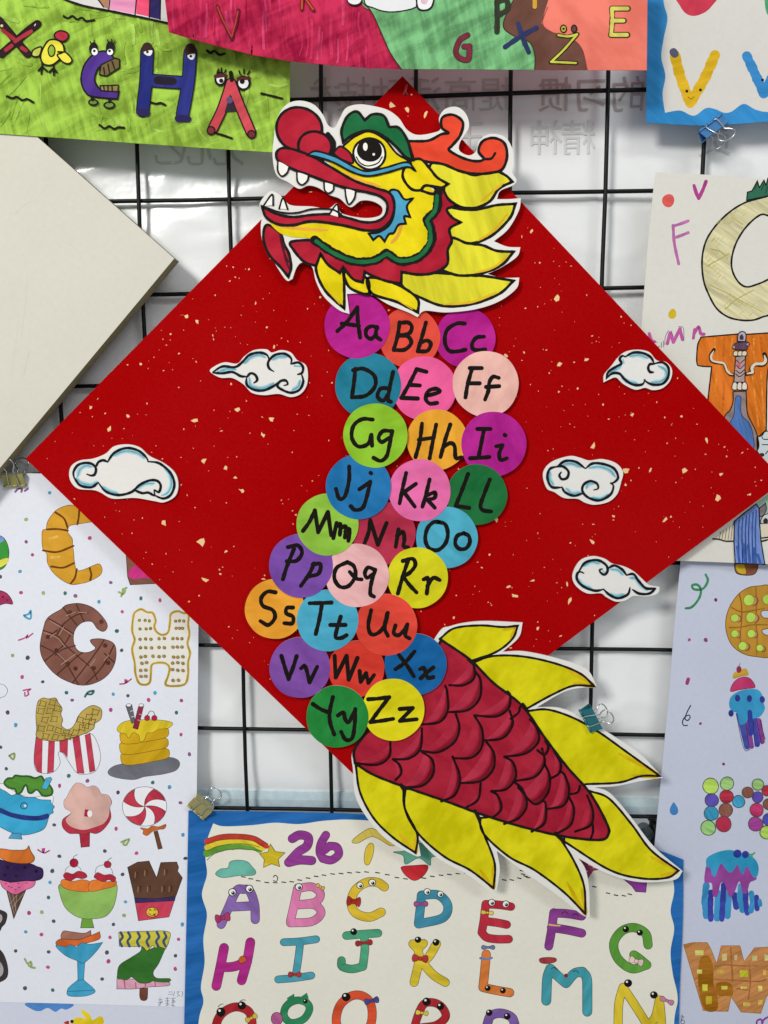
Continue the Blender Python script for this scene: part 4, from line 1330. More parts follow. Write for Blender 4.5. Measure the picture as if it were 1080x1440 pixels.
a = Art('R6', D_CANDY)
a.line('850,1450 855,1410 890,1395 910,1420 895,1450;900,1420 930,1390 965,1370', 18, '8a3a9a', 'marker')
a.build('streamer', TC, label='purple curled streamer')

# ================================================================== pale board stack on the left
TB = Thing('board', 'thick cream painting board hung cornerwise, plain face with faint pencil smudges', 'board', P(-115, 793, D_BOARD))
bm_, be_ = mat('d2cec0', 'paper'), solid('board_edge', '8f8463', 0.75, 0, 0.25)
bp = [(245, 363.5), (-174, -8), (-534, 422), (-115, 796)]
slab('panel', bp, D_BOARD, 0.0125, bm_, TB, edge=be_)
bp2 = [(243, 364), (-174, -6), (-534, 422), (-115, 794)]
slab('backing_panel', bp2, D_BOARD - 0.0127, 0.0065, mat('c9c5b4', 'paper'), TB, edge=solid('board_edge2', '7d7556', 0.75, 0, 0.25))
bp3 = [(241, 364), (-174, 0), (-524, 422), (-115, 792)]
slab('stretcher_frame', bp3, D_BOARD - 0.0194, 0.004, solid('frame_wood', '6f6748', 0.8), TB)
a = Art('BD', D_BOARD)
a.line('75,780 60,900 45,1000;110,600 105,700 85,850;60,350 100,310 150,290;300,480 250,455;95,1000 120,900', 1.6, 'c9c6ba', 'paper')
a.build('pencil_marks', TB)

# ================================================================== red dragon alphabet poster
TD = Thing('dragon_poster', 'red gold-flecked diamond poster with paper dragon whose body is alphabet discs', 'poster', P(518, 1108, D_RED))
DIA = [(566, 107), (1103, 676), (518, 1109), (36, 645)]
hole = [(570 + 3.2 * math.cos(k * math.pi / 6), 131 + 3.2 * math.sin(k * math.pi / 6)) for k in range(12)]
slab('red_card', DIA, D_RED, 0.0016, mat('a20002', 'card'), TD, edge=solid('red_card_edge', '9c3a34', 0.7, 0, 0.2), holes=[hole])
gold_m = solid('gold_fleck', 'f2c48c', 0.45, 0.0, 0.5)
rg = random.Random(21)
gv, gf = [], []


def in_dia(x, y):
    for i in range(4):
        (x0, y0), (x1, y1) = DIA[i], DIA[(i + 1) % 4]
        if (x1 - x0) * (y - y0) - (y1 - y0) * (x - x0) < 6 * math.hypot(x1 - x0, y1 - y0):
            return False
    return True


fixed = [(533, 149, 4), (551, 148, 6), (573, 154, 5), (599, 161, 6.5), (748, 325, 4.5), (783, 419, 6.5), (680, 452, 4), (712, 500, 6), (274, 591, 6), (285, 648, 6.5), (318, 657, 6), (154, 602, 5.5), (198, 512, 4.5),
         (263, 444, 5), (277, 452, 4), (786, 512, 7), (826, 505, 5), (230, 736, 6), (288, 815, 7), (283, 762, 8), (834, 627, 6), (881, 662, 6), (934, 732, 7), (862, 726, 5), (833, 762, 6), (802, 845, 6), (715, 825, 4.5), (725, 838, 6),
         (993, 618, 6), (1014, 667, 7), (963, 662, 6), (1010, 701, 6), (889, 583, 5), (370, 612, 5), (246, 670, 6), (437, 270, 4), (340, 690, 5), (334, 576, 5), (382, 590, 5), (180, 585, 4)]
pts = [q for q in fixed if in_dia(q[0], q[1])]
while len(pts) < 760:
    x, y = rg.uniform(40, 1095), rg.uniform(112, 1100)
    if in_dia(x, y):
        pts.append((x, y, min(5.5, 0.65 + rg.expovariate(1.35))))
for k, (x, y, r) in enumerate(pts):
    n = rg.choice((5, 6, 7)) if r > 2 else 5
    rot, asp = rg.uniform(0, 3.14), rg.uniform(0.35, 0.9)
    b = len(gv)
    for i in range(n):
        a_ = 2 * math.pi * i / n
        q = r * 0.82 * rg.uniform(0.35, 1.35)
        u, w = q * math.cos(a_), q * math.sin(a_) * asp
        gv.append(P(x + u * math.cos(rot) - w * math.sin(rot), y + u * math.sin(rot) + w * math.cos(rot), D_RED + 6e-5 + (k % 7) * 4e-6))
    gf.append(tuple(b + i for i in range(n))[::-1])
o = new_obj('gold_flecks', gv, gf, [gold_m], None, TD.o, TD.org)
o['kind'] = 'stuff'
# hanging cord through the hole
v, f = [], []
tube(v, f, [P(572, 120, D_RED + .0006), P(571, 124, D_RED + .0022), P(570, 129, D_RED + .001), P(570, 131, D_RED - .004)], 0.0012, 8)
new_obj('hanging_cord', v, f, [solid('red_cord', 'c02028', 0.6)], None, TD.o, TD.org, True)

WHITE = 'e2dfd9'
white_m = mat(WHITE, 'paper')

# --- clouds ---------------------------------------------------------------------
CY, CYL = '6cabbc', 'b4d2d6'


def cloud(view, outline, cyan, ink, label):
    dz = D_RED + 0.0022
    c = slab('cloud_cutout', sheet_pts(view, outline), dz, 0.0014, white_m, TD, label=label)
    a = Art(view, dz)
    for s in cyan.split(';'):
        a.line(s, 19 if view == 'C1' else 24, CYL, 'water', taper=True)
    for s in cyan.split(';'):
        a.line(s, 7 if view == 'C1' else 9, CY, 'water', taper=True)
    a.build('blue_shading', TD, c)
    b = Art(view, dz + 1.2e-3 * 0 + 2.6e-4)
    b.line(ink, 10.5 if view == 'C1' else 13.5, '14181f', taper=True)
    b.build('ink_outline', TD, c)


cloud('C1', '50,575 60,540 95,518 150,510 200,490 235,460 290,452 340,465 380,500 440,530 485,570 498,620 485,665 440,690 400,685 320,672 230,675 180,650 150,640 90,635 60,610',
      '85,585 95,555 120,540 145,545;80,590 100,610 140,618 165,605;225,500 280,480 330,488 358,510;440,548 462,575 470,615 455,650 430,662;185,625 215,645 250,652;325,635 360,615 400,612;105,620 130,622',
      '70,590 68,565 85,538 115,528 145,533 160,552 155,575 140,580 122,574;160,545 170,525 190,517 207,524;207,525 235,487 285,467 335,478 368,508 374,524;374,522 420,530 465,568 482,615 468,658 440,674 415,668 398,658;70,588 95,620 140,628 170,608;170,610 200,645 250,660 305,648 340,618 380,600 412,602 426,622 418,648 400,640 402,662;318,640 350,652 375,650 400,664',
      'large white cloud with curled left end near the left corner')
cloud('C1', '628,152 650,130 690,115 740,120 770,90 810,65 860,62 882,75 920,65 960,75 985,105 1020,125 1030,160 1025,210 1000,245 960,258 910,245 850,250 800,240 765,205 720,180 670,178',
      '670,150 700,142 735,145;770,120 800,92 835,85 855,95;885,105 910,92 945,92;975,130 998,132;790,180 795,210 825,222 860,218 890,200;998,190 990,215 965,230;660,152 690,150',
      '640,155 680,132 730,135 760,115 790,85 830,75 862,85 872,110;890,153 870,138 868,112 895,85 935,80 962,100 960,122;960,122 992,116 1010,135 1006,158 988,165;1004,163 1011,195 995,228 960,240 925,228 905,212 918,192 940,190 947,205 932,210;640,158 680,160 720,155 755,172 780,173;778,178 795,160 815,168 822,188 808,200;778,175 780,208 810,228 850,230 890,212 918,190',
      'white cloud with a wispy tail beside the green and blue discs')
cloud('C2', '365,250! 368,210 405,165 440,120 480,90 540,80 600,92 640,135 690,145 720,185 710,240 670,280 620,290 580,278 530,288 470,260 430,225 395,235',
      '395,205 430,182 455,165;500,115 550,108 595,125;650,165 685,185 690,220 660,245 610,250;455,215 490,245 540,255;465,130 470,150',
      '378,232 390,195 430,168 457,152 448,128 462,112 480,118;478,116 520,95 570,98 610,120 628,155;628,155 605,155 596,175 605,195 625,197;628,152 670,146 700,172 700,220 672,256 625,262 595,252 575,236;580,236 565,260 520,262 475,235 448,205 410,203 380,228',
      'small white cloud near the right edge, its tail pointing left')
cloud('C2', '50,735 65,690 110,655 190,632 240,640 290,655 360,648 430,670 465,715 455,770 435,830 390,870 320,885 270,875 230,855 160,850 110,820 70,800',
      '155,675 200,672 245,690;290,695 340,688 395,705 425,740;88,715 85,750 105,782;170,800 200,825 245,820;275,800 285,778 315,775;395,830 350,852 300,848',
      '122,688 165,658 220,662 270,697;270,697 310,670 370,675 420,698 440,742 420,768 400,772;400,772 416,788 400,832 345,862 290,850 256,818 260,782 295,762 330,775 336,800 314,808;122,686 85,700 73,745 95,792 148,795;108,690 150,685 182,712 175,745 148,752 135,732 145,715;148,792 165,820 210,838 256,826',
      'white cloud with two inner curls in the middle of the right side')
cloud('C2', '203,1265 215,1215 250,1170 310,1152 370,1165 410,1190 470,1205 520,1230 560,1265 600,1300 655,1312! 645,1345 590,1360 520,1358 480,1380 430,1388 380,1365 350,1345 280,1345 225,1310',
      '262,1205 300,1182 345,1190;235,1270 255,1300 305,1320;400,1220 440,1225 465,1250;500,1265 530,1268 555,1300 590,1330;390,1345 430,1360 470,1350;360,1225 370,1240',
      '235,1232 270,1185 330,1172 375,1195 386,1225 370,1248 348,1236 345,1222 358,1218;388,1215 420,1200 460,1220 484,1252;482,1250 520,1245 545,1278 585,1318 636,1318;636,1320 600,1346 550,1346 514,1325;502,1315 490,1350 440,1370 395,1352 363,1322;365,1324 320,1331 265,1312 230,1280 226,1248 240,1232 262,1240',
      'white cloud overhanging the lower right edge with a long tail')

# --- tail -----------------------------------------------------------------------
D_TAIL = D_RED + 0.0022
tail = slab('dragon_tail', sheet_pts('T', '295,75 340,45 430,30 562,34! 550,80 500,125! 570,124 680,148 760,178 792,232! 700,245 605,297! 680,300 760,335 850,390 925,440 997,515! 930,525 850,541 785,545! 835,565 900,640 970,730 1058,805! 1030,832 920,838 820,810 735,765! 757,800 768,860 770,947! 742,937 660,872 560,802 482,742! 491,800 481,867! 453,860 390,815 300,765 236,702! 246,757! 225,755 140,706 80,640 43,570 36,490 33,440 60,395 110,340 200,250'),
            D_TAIL, 0.0012, white_m, TD, label='dragon tail cut-out with dark red scales and yellow fins')
YEL = 'd6cc06'
FINS = ['305,85! 350,52 430,43 500,48 547,44! 530,85 480,125 402,153! 350,150',
        '408,158! 470,138 560,139 660,160 740,192 785,232! 720,230 655,257 580,298! 545,310 470,240',
        '578,308! 640,304 720,330 800,375 880,432 988,510! 930,510 860,530 758,535! 720,540 600,420',
        '770,556! 830,580 900,660 960,740 1045,803! 1010,825 930,827 830,800 690,712! 700,660 790,640',
        '45,478! 58,560 100,640 160,700 230,748! 235,690 197,610 192,548! 195,520 110,480',
        '198,550! 198,615 240,690 320,760 400,802 472,858! 475,780 442,690 420,632! 420,600 300,550',
        '428,640! 442,690 520,760 600,802 690,870 757,938! 752,850 722,775 680,705! 680,670 560,630']
TIPS = ['500,58 540,48 525,85', '700,180 780,228 720,222', '860,440 980,506 900,508', '960,760 1040,804 990,818', '180,690 230,745 228,700', '430,800 470,855 470,790', '700,840 755,935 745,860']
for s, tp in zip(FINS, TIPS):
    a = Art('T', D_TAIL, 'water')
    a.fill(s, YEL)
    a.line(tp, 12, 'd8b40e', 'water', taper=True)
    a._stroke([smooth_closed(parse(s), 3.5)], 7.2, INK, 'ink', True)
    a.build('fin', TD, tail)
a = Art('T', D_TAIL + 2.2e-4, 'water')
BODY = '310,88! 400,150 470,220 560,292 630,390 700,482 770,562 822,655 828,690 800,708 690,697 560,667 430,627 330,590 200,545 100,506 42,470! 40,430 75,380 130,330 220,240'
a.fill(BODY, 'a61a32', ow=8)
a.build('tail_body', TD, tail)
SC = ['335,228 380,228 412,205 410,165 398,150', '325,312 390,306 428,270 432,215 415,185', '415,322 480,325 518,300 524,262 515,248', '525,332 548,314 554,296',
      '250,350 305,342 330,305 328,250 322,230', '248,432 300,436 350,405 366,360 355,318', '350,455 405,452 436,418 436,365 412,322', '440,400 500,392 531,350 522,308',
      '505,450 570,440 610,405 608,365 585,334', '608,430 630,444 642,422 632,400', '45,470 110,475 148,450 152,405', '160,458 210,455 245,425 250,362',
      '168,522 186,500 180,475 160,458', '190,545 250,540 284,505 282,460 250,435', '310,588 352,568 368,515 345,450', '360,532 430,526 470,490 473,440 448,402',
      '465,557 512,550 541,512 532,468 505,450', '540,525 600,512 630,470 622,425', '650,517 676,500 680,470 660,434', '388,607 424,582 432,532',
      '468,640 496,612 486,572 465,557', '505,658 550,640 575,600 562,552 538,530', '548,545 600,597 640,562 646,512 630,472', '640,612 690,600 706,555 694,510 680,495', '705,567 732,560 740,540',
      '590,682 630,655 634,600 625,585', '660,692 710,662 721,612 706,575', '725,682 772,662 780,620 762,570', '772,707 780,682 778,650']
for i, s in enumerate(SC):
    p = parse(s)
    a = Art('T', D_TAIL + 3.0e-4 + (i % 5) * 1.2e-5, 'water')
    pts = smooth_open(p, 3.0)
    cx, cy = sum(q[0] for q in pts) / len(pts), sum(q[1] for q in pts) / len(pts)
    # the scale's own paint: a slightly different red inside the arc
    A0, A1 = Vector(pts[0]), Vector(pts[-1])
    ax = (A1 - A0).normalized()

    def toward(k, pts=pts, A0=A0, ax=ax):
        out = []
        for q in pts:
            v_ = Vector(q) - A0
            f_ = A0 + ax * v_.dot(ax)
            out.append(tuple(f_ + (Vector(q) - f_) * k))
        return out
    lob = toward(0.66) + toward(0.22)[::-1]
    a.poly(lob, random.Random(i).choice(('b02a42', 'b22c44', 'ab223a')))
    a.poly(pts + toward(0.76)[::-1][1:-1], '760a20')
    a._stroke([pts], 7.5, '200a0e', 'ink')
    a.build('scale', TD, tail)

a = Art('T', D_TAIL + 5.2e-4)
a._stroke([smooth_closed(parse(BODY), 3.5)], 8, INK, 'ink', True)
a.line('185,538 196,556;414,618 430,646;664,688 692,716;562,288 576,306;395,148 408,160', 11)
a.build('body_outline', TD, tail)

# --- letter discs ---------------------------------------------------------------
DISC = [  # name, view, cx, cy, r, colour, level, upper strokes, lower strokes, colour word
    ('A', 'D2', 235, 190, 150, 'b21c86', 4, '145,215 190,172 237,105;237,105 240,170 250,245;165,180 205,185 245,190', '330,200 305,192 280,205 278,235 300,250 325,230;328,195 322,235 345,255', 'violet'),
    ('B', 'D2', 478, 245, 140, 'dc4a38', 1, '432,175 422,240 405,300;430,178 470,175 488,195 475,225 425,235;425,235 470,240 485,270 455,300 405,302', '553,175 535,240 515,308;525,270 555,258 575,272 560,305 515,308', 'orange-red'),
    ('C', 'D2', 735, 245, 138, 'b41c88', 0, '732,180 695,180 650,210 640,265 660,305 700,308 735,300', '820,240 785,245 765,275 775,300 825,300', 'violet'),
    ('D', 'D2', 287, 465, 152, '1f7a92', 3, '228,388 222,450 212,520;218,395 265,388 315,420 318,470 275,512 212,520', '385,478 345,480 330,515 355,535 380,505;402,402 385,480 378,530 392,540', 'teal blue'),
    ('E', 'D2', 545, 478, 148, 'e85a94', 2, '510,390 555,402;510,392 475,460 440,522;475,462 525,465;440,522 515,525', '560,512 615,495 600,480 565,490 552,525 570,548 605,545', 'pink'),
    ('F', 'D2', 828, 458, 152, 'eeb4a8', 3, '755,385 810,385;765,388 745,460 735,520;745,455 800,455', '888,430 862,425 845,450 840,490 825,530;830,472 890,468', 'pale peach'),
    ('G', 'D2', 320, 695, 148, '8cc02c', 14, '308,622 260,620 220,650 212,705 240,745 285,735 302,692;302,695 305,742', '395,675 355,675 335,705 350,725 385,705;398,675 385,740 372,790 345,812 312,798', 'lime green'),
    ('H', 'D2', 603, 715, 140, 'eca32e', 3, '535,640 525,720 505,795;600,645 585,720 570,800;520,715 590,705', '665,645 640,720 620,795;632,750 665,730 685,745 690,798 715,795', 'orange'),
    ('I', 'D2', 865, 735, 150, 'b01e8a', 4, '790,665 850,665;820,668 808,730 795,795;756,800 800,798 845,794', '905,740 890,780 898,808 925,800;876,745 905,740;915,692 919,695', 'violet'),
    ('J', 'D3', 341, 178, 150, '1f72ac', 13, '298,85 297,150 278,222 252,232 237,188', '395,155 380,220 360,275 325,285 305,268;345,190 390,160;396,114 399,117', 'blue'),
    ('K', 'D3', 622, 195, 143, 'e26aa4', 8, '560,115 545,180 530,255;605,165 555,200;548,200 600,270', '668,145 650,220 635,270;655,218 692,205 690,230 655,238;660,240 692,275', 'pink'),
    ('L', 'D3', 885, 215, 140, '176a34', 5, '845,120 815,200 788,266;788,266 850,276', '945,145 920,210 902,265 915,287 952,292', 'dark green'),
    ('M', 'D3', 198, 352, 143, '8fc040', 12, '85,382 115,340 140,287;140,287 155,388;155,388 200,295;200,295 215,402', '225,415 240,345;238,362 258,350 255,400;256,370 282,362 278,412;280,384 300,374 294,428', 'lime green'),
    ('N', 'D3', 458, 393, 145, 'b02c46', 7, '368,440 388,385 395,332;395,332 430,445;430,445 470,345', '512,455 525,375;518,405 545,385 552,420 548,452 568,458', 'crimson'),
    ('O', 'D3', 747, 412, 142, '4aa6be', 6, '708,340 740,352 752,395 740,440 705,470 665,460 648,420 658,370 685,342 708,340', '825,392 848,405 853,435 835,462 805,464 786,440 795,405 825,392', 'sky blue'),
    ('P', 'D4', 305, -15, 147, '7648a0', 11, '273,-92 240,-10 222,48;245,-100 290,-108 310,-75 285,-38 240,-35', '365,-25 345,20 305,78;360,-20 395,-22 385,22 335,35', 'purple'),
    ('Q', 'D3', 335, 587, 146, 'efb2b2', 10, '290,525 320,545 326,590 295,635 255,638 230,600 240,552 290,525;300,570 330,600 355,605', '415,560 385,550 370,575 380,597 410,580;418,560 400,620 395,670 412,684', 'pale pink'),
    ('R', 'D3', 612, 597, 140, 'd2cc16', 7.5, '570,515 545,590 522,670;545,520 590,510 602,540 575,575 545,590;545,590 575,630 608,665', '640,605 662,602 655,670;658,635 685,598 715,608', 'yellow'),
    ('S', 'D4', 185, 185, 138, 'f0a030', 6, '188,108 150,105 122,135 130,170 175,190 185,225 155,258 118,240', '268,178 240,180 238,205 268,220 265,250 228,250', 'orange'),
    ('T', 'D4', 427, 237, 142, '4aa8c4', 9, '345,158 395,157 445,155;402,160 390,230 373,300', '488,220 470,280 465,315 490,318 515,305;440,258 510,258', 'sky blue'),
    ('U', 'D4', 698, 258, 142, 'dc4434', 8, '628,190 615,260 628,300 660,295 690,260 705,202;702,205 690,270 705,308', '740,260 732,295 755,305 785,275 795,255;795,258 785,305 805,320', 'orange-red'),
    ('V', 'D4', 300, 455, 140, '7c4a9e', 7, '215,400 230,450 248,508;248,508 270,450 285,402', '305,458 325,450 345,522;345,522 380,450', 'purple'),
    ('W', 'D4', 560, 460, 130, 'd83a2c', 6, '460,400 465,500;465,500 515,400;515,400 525,510;525,510 565,410', '575,470 580,520;580,520 605,480;605,480 615,525;615,525 642,488', 'red'),
    ('X', 'D4', 832, 440, 143, '0f5f9c', 7, '755,395 790,440 825,495;828,380 785,430 740,462', '852,462 870,456 880,478 890,502 914,498;914,454 886,476 856,504', 'dark blue'),
    ('Y', 'D4', 472, 680, 143, '1f8236', 9, '360,622 395,645 435,662;452,590 437,660 440,710 458,762', '475,675 500,660 508,690 525,705 555,650;555,645 552,720 540,780 510,785 490,750', 'green'),
    ('Z', 'D4', 730, 648, 143, 'dcd010', 8, '615,600 660,597 712,590;712,590 665,650 625,705;625,705 670,700 730,690', '760,645 820,640;820,640 760,700;760,700 838,692', 'yellow'),
]
D_DISC = D_RED + 0.0031
for ch, view, cx, cy, r, c, lev, up, lo, word in DISC:
    dz = D_DISC + lev * 0.00022
    x0, y0, s = V[view]
    rr = random.Random(ch)
    ph = rr.random() * 6
    pts = []
    for k in range(72):
        an = 2 * math.pi * k / 72
        q = r * (1 + 0.006 * math.sin(3 * an + ph) + 0.004 * math.sin(7 * an + 2 * ph))
        pts.append((x0 + (cx + q * math.cos(an)) / s, y0 + (cy + q * math.sin(an)) / s))
    base = 0.0006 + lev * 0.00022
    dsc = slab('letter_disc', pts, dz, base if lev < 2 else 0.0006, mat(c, 'water'), TD, edge=mat('d8cfc4', 'paper'),
               label='%s paper disc lettered %s%s' % (word, ch, ch.lower()))
    for nm, st in (('capital_letter', up), ('small_letter', lo)):
        a = Art(view, dz + 3e-5)
        a.line(st, 19, '17120f')
        a.build(nm, TD, dsc)

# --- dragon head ----------------------------------------------------------------
D_HEAD = D_RED + 0.0056
HO = ('95,200 105,130 140,75 190,58 245,72 280,110 300,150 325,160 345,125 370,85 420,72 480,80 530,95 570,125 600,168 640,188 700,180 728,165 722,125 745,90 790,82 825,110 835,160 802,215 800,248 835,266 862,250 875,210 915,185 970,195 1000,240 1005,290 1000,330 1016,358 1005,378 955,400 942,432! '
      '985,432 1033,428! 1025,475 985,545 930,592! 980,612 1031,615! 1018,650 960,690 905,716! 960,730 1027,730! 1015,772 950,820 860,850 750,862 668,856 640,880! 605,862 530,832 470,797 420,790 372,792! 382,868! 340,852 285,802 255,745 240,690 205,672 182,690 165,735! 140,738 90,662 55,605 45,540 52,482 40,455 55,425 82,402 105,408 130,428 160,455 240,460 300,468 335,448 352,485 420,502 470,502 502,490 505,462 470,440 425,438 385,462 345,430 305,415 262,388 225,380 190,392 150,368 105,340 90,270')
head = slab('dragon_head', sheet_pts('H', HO), D_HEAD, 0.0014, white_m, TD, label='dragon head cut-out facing left with yellow mane')
RED_, YL, GRN, BLU, ORG = 'b01a30', 'e6d00a', '17683a', '4a9fc0', 'e8482c'
MANE = 'ddd42c'


def hpart(name, fn, dz=0.0, label=None):
    a = Art('H', D_HEAD + dz, 'water')
    fn(a)
    a.build(name, TD, head, label=label)


OWH = 11
# mane tufts (furthest back)
for i, s in enumerate(['690,300 760,302 850,340 930,325 975,342 1000,366! 950,392 915,440 860,465 800,460 750,425 700,380',
                       '690,440 780,466 860,472 940,455 1012,450! 990,505 920,572 840,600 780,580 690,560',
                       '690,560 780,580 840,600 890,608 940,628 1005,632! 960,682 880,715 800,722 740,705 680,690',
                       '580,712 760,715 850,722 900,725 1005,742! 950,792 850,830 740,838 650,805 590,772']):
    hpart('mane_tuft', lambda a, s=s: (a.fill(s, MANE, ow=OWH, style='marker')), 3e-5 * (4 - i))
for s in ('268,640! 255,700 290,780 362,848! 362,780 356,705 320,670', '362,712 380,765 430,790 458,792! 452,740 400,700', '450,735 468,790 560,822 642,862! 640,810 575,762 500,735'):
    hpart('mane_tuft', lambda a, s=s: a.fill(s, YL, ow=OWH), 1e-4)
for s in '880,440 930,400 965,372;870,590 930,550 980,490;860,712 930,690 985,645;740,832 850,822 940,785;300,780 345,830;560,812 620,850'.split(';'):
    hpart('tuft_shading', lambda a, s=s: a.line(s, 9, 'dfb524', 'water', taper=True), 2.0e-4)
hpart('ruff', lambda a: a.fill('160,595 240,588 300,600 600,560 725,400 742,405! 760,435 792,458! 752,470 770,500 803,520! 762,545 770,590 755,625 752,680 700,712 640,718 580,708! 578,752! 530,745 480,728 440,708! 432,748! 395,735 358,690! 345,712! 300,680 272,640! 255,685! 210,670 170,625', RED_, ow=OWH), 2.4e-4, 'dark red spiky ruff')
hpart('horn', lambda a: (a.fill('603,212! 680,210 730,186 757,180 732,160 735,122 775,112 812,140 802,190 772,228 760,246 810,275 860,288 892,280 872,250 888,212 930,200 970,220 980,270 962,318 920,332 860,336 800,325 740,300 690,292 625,282!', ORG, ow=OWH),
                         a.line('757,180 745,182;892,280 920,278 935,258', 10)), 2.4e-4, 'orange curled horns')
hpart('beard', lambda a: (a.fill('68,530 55,580 75,640 120,690 150,727! 160,690 152,640 132,600 118,560', RED_, ow=OWH), a.line('118,565 128,620 150,670;132,600 135,645 152,695', 7, '4a1626')), 2.4e-4, 'dark red beard tuft under the lower jaw')
FACE = '300,290 350,268 420,300 520,300 600,290 640,330 690,390 722,410 715,470 672,510! 692,550 690,600 645,650 575,668 522,632! 480,668 400,668 320,630 250,585 160,575 110,555 75,510 150,525 300,525 480,545 550,470 520,405 400,360'
hpart('face', lambda a: (a.fill(FACE, YL), a.line('110,535 200,545 300,550;330,325 420,360 500,385;560,300 540,330;600,440 570,560 540,600', 13, 'e8a83a', 'water', taper=True)), 3.4e-4)
hpart('jaw_rim', lambda a: (a.line('250,588 320,634 400,668 475,665 522,636;522,636 575,668 645,652 690,602 693,550 674,510;674,510 712,472 718,410', 34),
                            a.line('256,592 320,636 400,668 472,666 520,642;526,640 575,666 642,652 685,602 688,550 676,515;680,508 708,472 714,420', 15, GRN, 'water')), 4.2e-4, 'green rim along the jaw')
hpart('cheek_feather', lambda a: a.fill('535,403 565,400 590,432 622,430! 600,460 612,500! 590,498 596,525! 568,530 550,560 532,565 515,592! 495,572 472,587! 455,563! 500,555 540,520 552,460', BLU, ow=9), 4.8e-4, 'blue cheek feather')
hpart('ear', lambda a: a.fill('620,285 655,282 690,320 715,350 755,374! 730,388 672,380 650,398 615,392 585,350 592,312', YL, ow=OWH), 4.8e-4, 'yellow pointed ear')
hpart('ear_fold', lambda a: a.line('650,398 700,412 735,392', OWH), 4.9e-4)
hpart('nose', lambda a: (a.dot(190, 165, 85, RED_, 83, ow=OWH), a.line('300,185 322,215 318,258', 16)), 4.8e-4, 'round red nose')
hpart('nostril', lambda a: a.dot(250, 232, 62, RED_, 58, ow=OWH), 6e-4)
LIP = '108,250 145,238 230,265 310,310 400,362 480,390 535,410 552,455 540,508 500,546 440,550 350,530 240,516 170,530 110,527 65,500 50,460! 110,490 170,500 240,492 320,490 380,505 440,520 490,515 520,490 525,450 500,422 450,406 390,395 320,375 240,345 160,315 110,285'
hpart('lips', lambda a: a.fill(LIP, RED_, ow=OWH), 7e-4, 'red lips around the open mouth')
hpart('eye_socket', lambda a: (a.fill('352,248 385,208 420,186 460,176 515,205 560,258 615,300 520,325 450,335 390,310', YL, ow=8), a.fill('330,245 350,232 385,258 395,295 360,285 325,262', RED_, ow=8)), 7e-4)
hpart('eyeball', lambda a: (a.dot(458, 260, 62, 'efece4', 58, ow=9, style='paper'), a.line('408,272 422,294 450,306 488,296 506,272', 5), a.dot(458, 246, 48, '17120f', 44, style='ink'), a.dot(442, 233, 9, 'efece4', 15, style='paper'), a.dot(474, 262, 5, 'efece4', style='paper')), 8.2e-4, 'large round eye with black pupil')
hpart('brow', lambda a: a.fill('358,216! 352,170 375,117 410,100 440,132! 470,110 512,116 532,158! 570,162 602,210 622,282! 595,272 558,232 515,195 465,173 420,178 382,196', GRN, ow=OWH), 1.0e-3, 'green wavy eyebrow')
hpart('eyelid', lambda a: a.fill('222,265! 255,250 330,272 400,310 450,326 520,312 600,292 632,324! 600,310 520,332 450,344 390,328 320,292 260,272', BLU, ow=8), 1.1e-3, 'blue lower eyelid stroke')
for s in ('110,290 110,325 125,345 145,332 152,312', '182,332 185,365 202,378 222,362 226,345', '285,370 288,398 302,410 320,398 322,380', '365,395 370,430 380,452 400,430 405,405'):
    hpart('upper_tooth', lambda a, s=s: (a.fill(s, 'efece4', style='paper'), a.line(s, 7)), 7.6e-4)
for s in ('55,458! 88,415! 92,455!', '115,468! 130,428! 147,470!', '305,490! 335,452! 342,500!'):
    hpart('lower_tooth', lambda a, s=s: (a.fill(s, 'efece4', style='paper'), a.line(s.replace('!', ''), 7)), 7.6e-4)
hpart('tongue_line', lambda a: a.line('60,462 120,482 180,484 240,470 310,470 350,488', 7), 8.4e-4)

# ================================================================== binder clips
steel = solid('clip_wire_steel', 'c9cbcc', 0.22, 1.0)


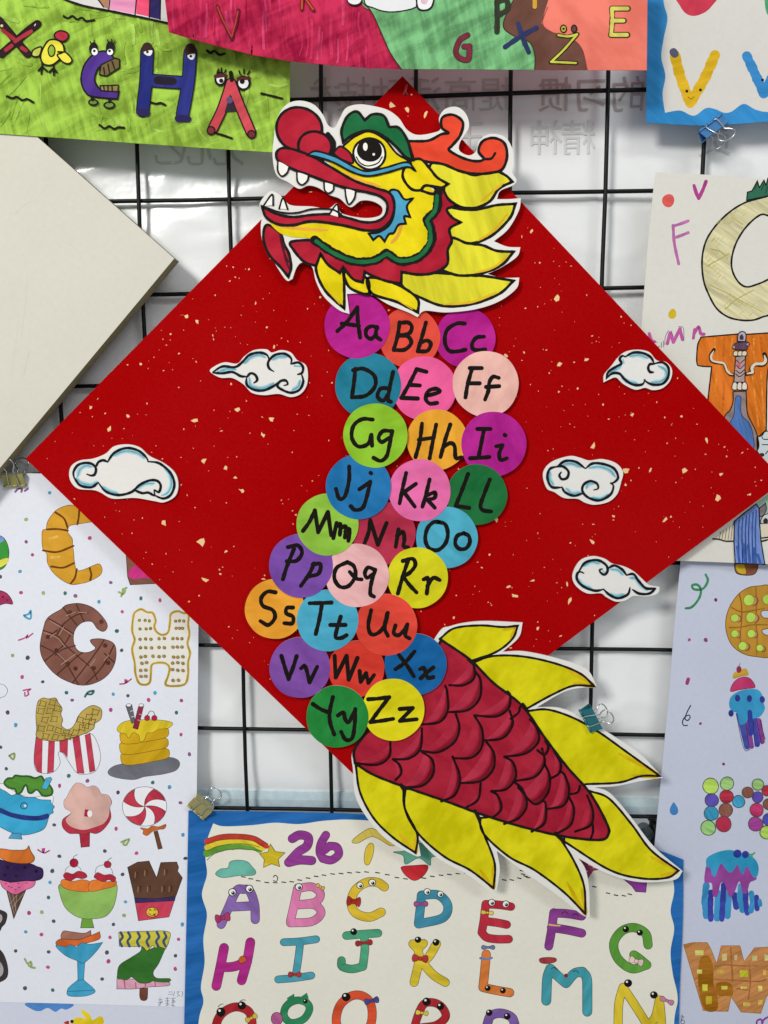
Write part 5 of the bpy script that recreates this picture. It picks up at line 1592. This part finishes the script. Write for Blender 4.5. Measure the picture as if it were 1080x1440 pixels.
def clip(name_label, px, py, d, udir, vdir, w, h, color, front=18, loop=1.0, back=True):
    """binder clip: (px,py) middle of the jaw edge, udir/vdir photo directions along the jaw and towards the spine (pixels)"""
    o = P(px, py, d)
    eu = P(px + udir[0], py + udir[1], d) - o
    ev = P(px + vdir[0], py + vdir[1], d) - o
    eu.normalize()
    ev = (ev - eu * ev.dot(eu)).normalized()
    en = Vector((0, -1, 0))
    T = Thing('binder_clip', name_label, 'clip', o, 'binder clips holding the drawings')

    def q(u, v, n):
        return o + eu * u + ev * v + en * n
    cm = solid('clip_' + color, color, 0.38, 0.25, 0.5)
    tk = 0.0005
    hw = w / 2
    # profile of the sprung body (v, n): front jaw -> spine -> back jaw
    prof = [(0.0, 0.0012), (h * 0.25, 0.0022), (h * 0.8, 0.0048), (h * 0.97, 0.0054), (h, 0.0046), (h, -0.0046), (h * 0.97, -0.0054), (h * 0.8, -0.0048), (h * 0.25, -0.0022), (0.0, -0.0012)]
    inner = [(v_, n_ - tk * (1 if n_ > 0 else -1)) if v_ < h * .9 else (v_ - tk, n_ * .9) for v_, n_ in prof]
    vv, fc = [], []
    m = len(prof)
    for u in (-hw, hw):
        vv += [q(u, v_, n_) for v_, n_ in prof] + [q(u, v_, n_) for v_, n_ in inner]
    K = 2 * m
    for i in range(m - 1):
        fc.append((i, i + 1, K + i + 1, K + i))
        fc.append((m + i, K + m + i, K + m + i + 1, m + i + 1))
        fc.append((i, m + i, m + i + 1, i + 1))
        fc.append((K + i, K + i + 1, K + m + i + 1, K + m + i))
    for i in (0, m - 1):
        fc.append((i, K + i, K + m + i, m + i))
    new_obj('body', vv, fc, [cm], None, T.o, T.org)
    for sg in ((1, -1) if back else (1,)):
        # rolled jaw lip, interrupted in the middle where the handle hooks in
        for (u0, u1) in ((-hw, -hw * 0.52), (-hw * 0.3, hw * 0.3), (hw * 0.52, hw)):
            vv, fc = [], []
            tube(vv, fc, [q(u0, 0, sg * 0.0016), q(u1, 0, sg * 0.0016)], 0.0011, 10)
            new_obj('jaw_lip', vv, fc, [cm], None, T.o, T.org, True)
        s_ = loop * (1 if sg > 0 else 0.92)
        tilt = 0.0055 if sg > 0 else -0.004
        raw = [(-hw * 0.30, 0.0), (-hw * 0.46, 0.0), (-hw * 0.44, h * 0.5), (-hw * 0.36, h * 1.05), (-hw * 0.30, h * 1.25), (-hw * 0.52, h * 1.25 + 0.004 * s_), (-hw * 0.62, h * 1.25 + 0.008 * s_),
               (-hw * 0.42, h * 1.25 + 0.0115 * s_), (0, h * 1.25 + 0.013 * s_), (hw * 0.42, h * 1.25 + 0.0115 * s_), (hw * 0.62, h * 1.25 + 0.008 * s_), (hw * 0.52, h * 1.25 + 0.004 * s_), (hw * 0.30, h * 1.25),
               (hw * 0.36, h * 1.05), (hw * 0.44, h * 0.5), (hw * 0.46, 0.0), (hw * 0.30, 0.0)]
        if sg < 0:
            raw = [(u_ + hw * 0.25, v_) for u_, v_ in raw]
        p3 = [(u_, v_, False) for u_, v_ in raw]
        sm = smooth_open(p3, 0.0012)
        path = [q(u_, v_, sg * (0.0022 + 0.0042 * min(1.0, max(0.0, v_ / h))) + tilt * max(0.0, (v_ - h) / h)) for u_, v_ in sm]
        vv, fc = [], []
        tube(vv, fc, path, 0.00062, 8)
        new_obj('wire_handle', vv, fc, [steel], None, T.o, T.org, True)
    return T


clip('blue binder clip on the blue-bordered poster', 998, 174, D_SEA + .0012, (25, -19), (0.6, 0.8), 0.0215, 0.0085, '3f78ae', loop=0.75)
clip('teal binder clip on the yellow fin of the dragon tail', 823, 1014, D_TAIL + .0012, (16, 31), (0.9, -.38), 0.0215, 0.0105, '1f6f78', loop=0.75)
clip('beige binder clip at the corner of the 26 poster', 276, 1141, D_26 + .0012, (20, 18), (.66, -.75), 0.0205, 0.0125, 'a39c62', loop=0.8)
clip('beige binder clip at the top of the food alphabet poster', 22, 683, D_FOOD + .0012, (30, -1), (0.03, -1), 0.0200, 0.0110, 'a09a58', loop=0.9)
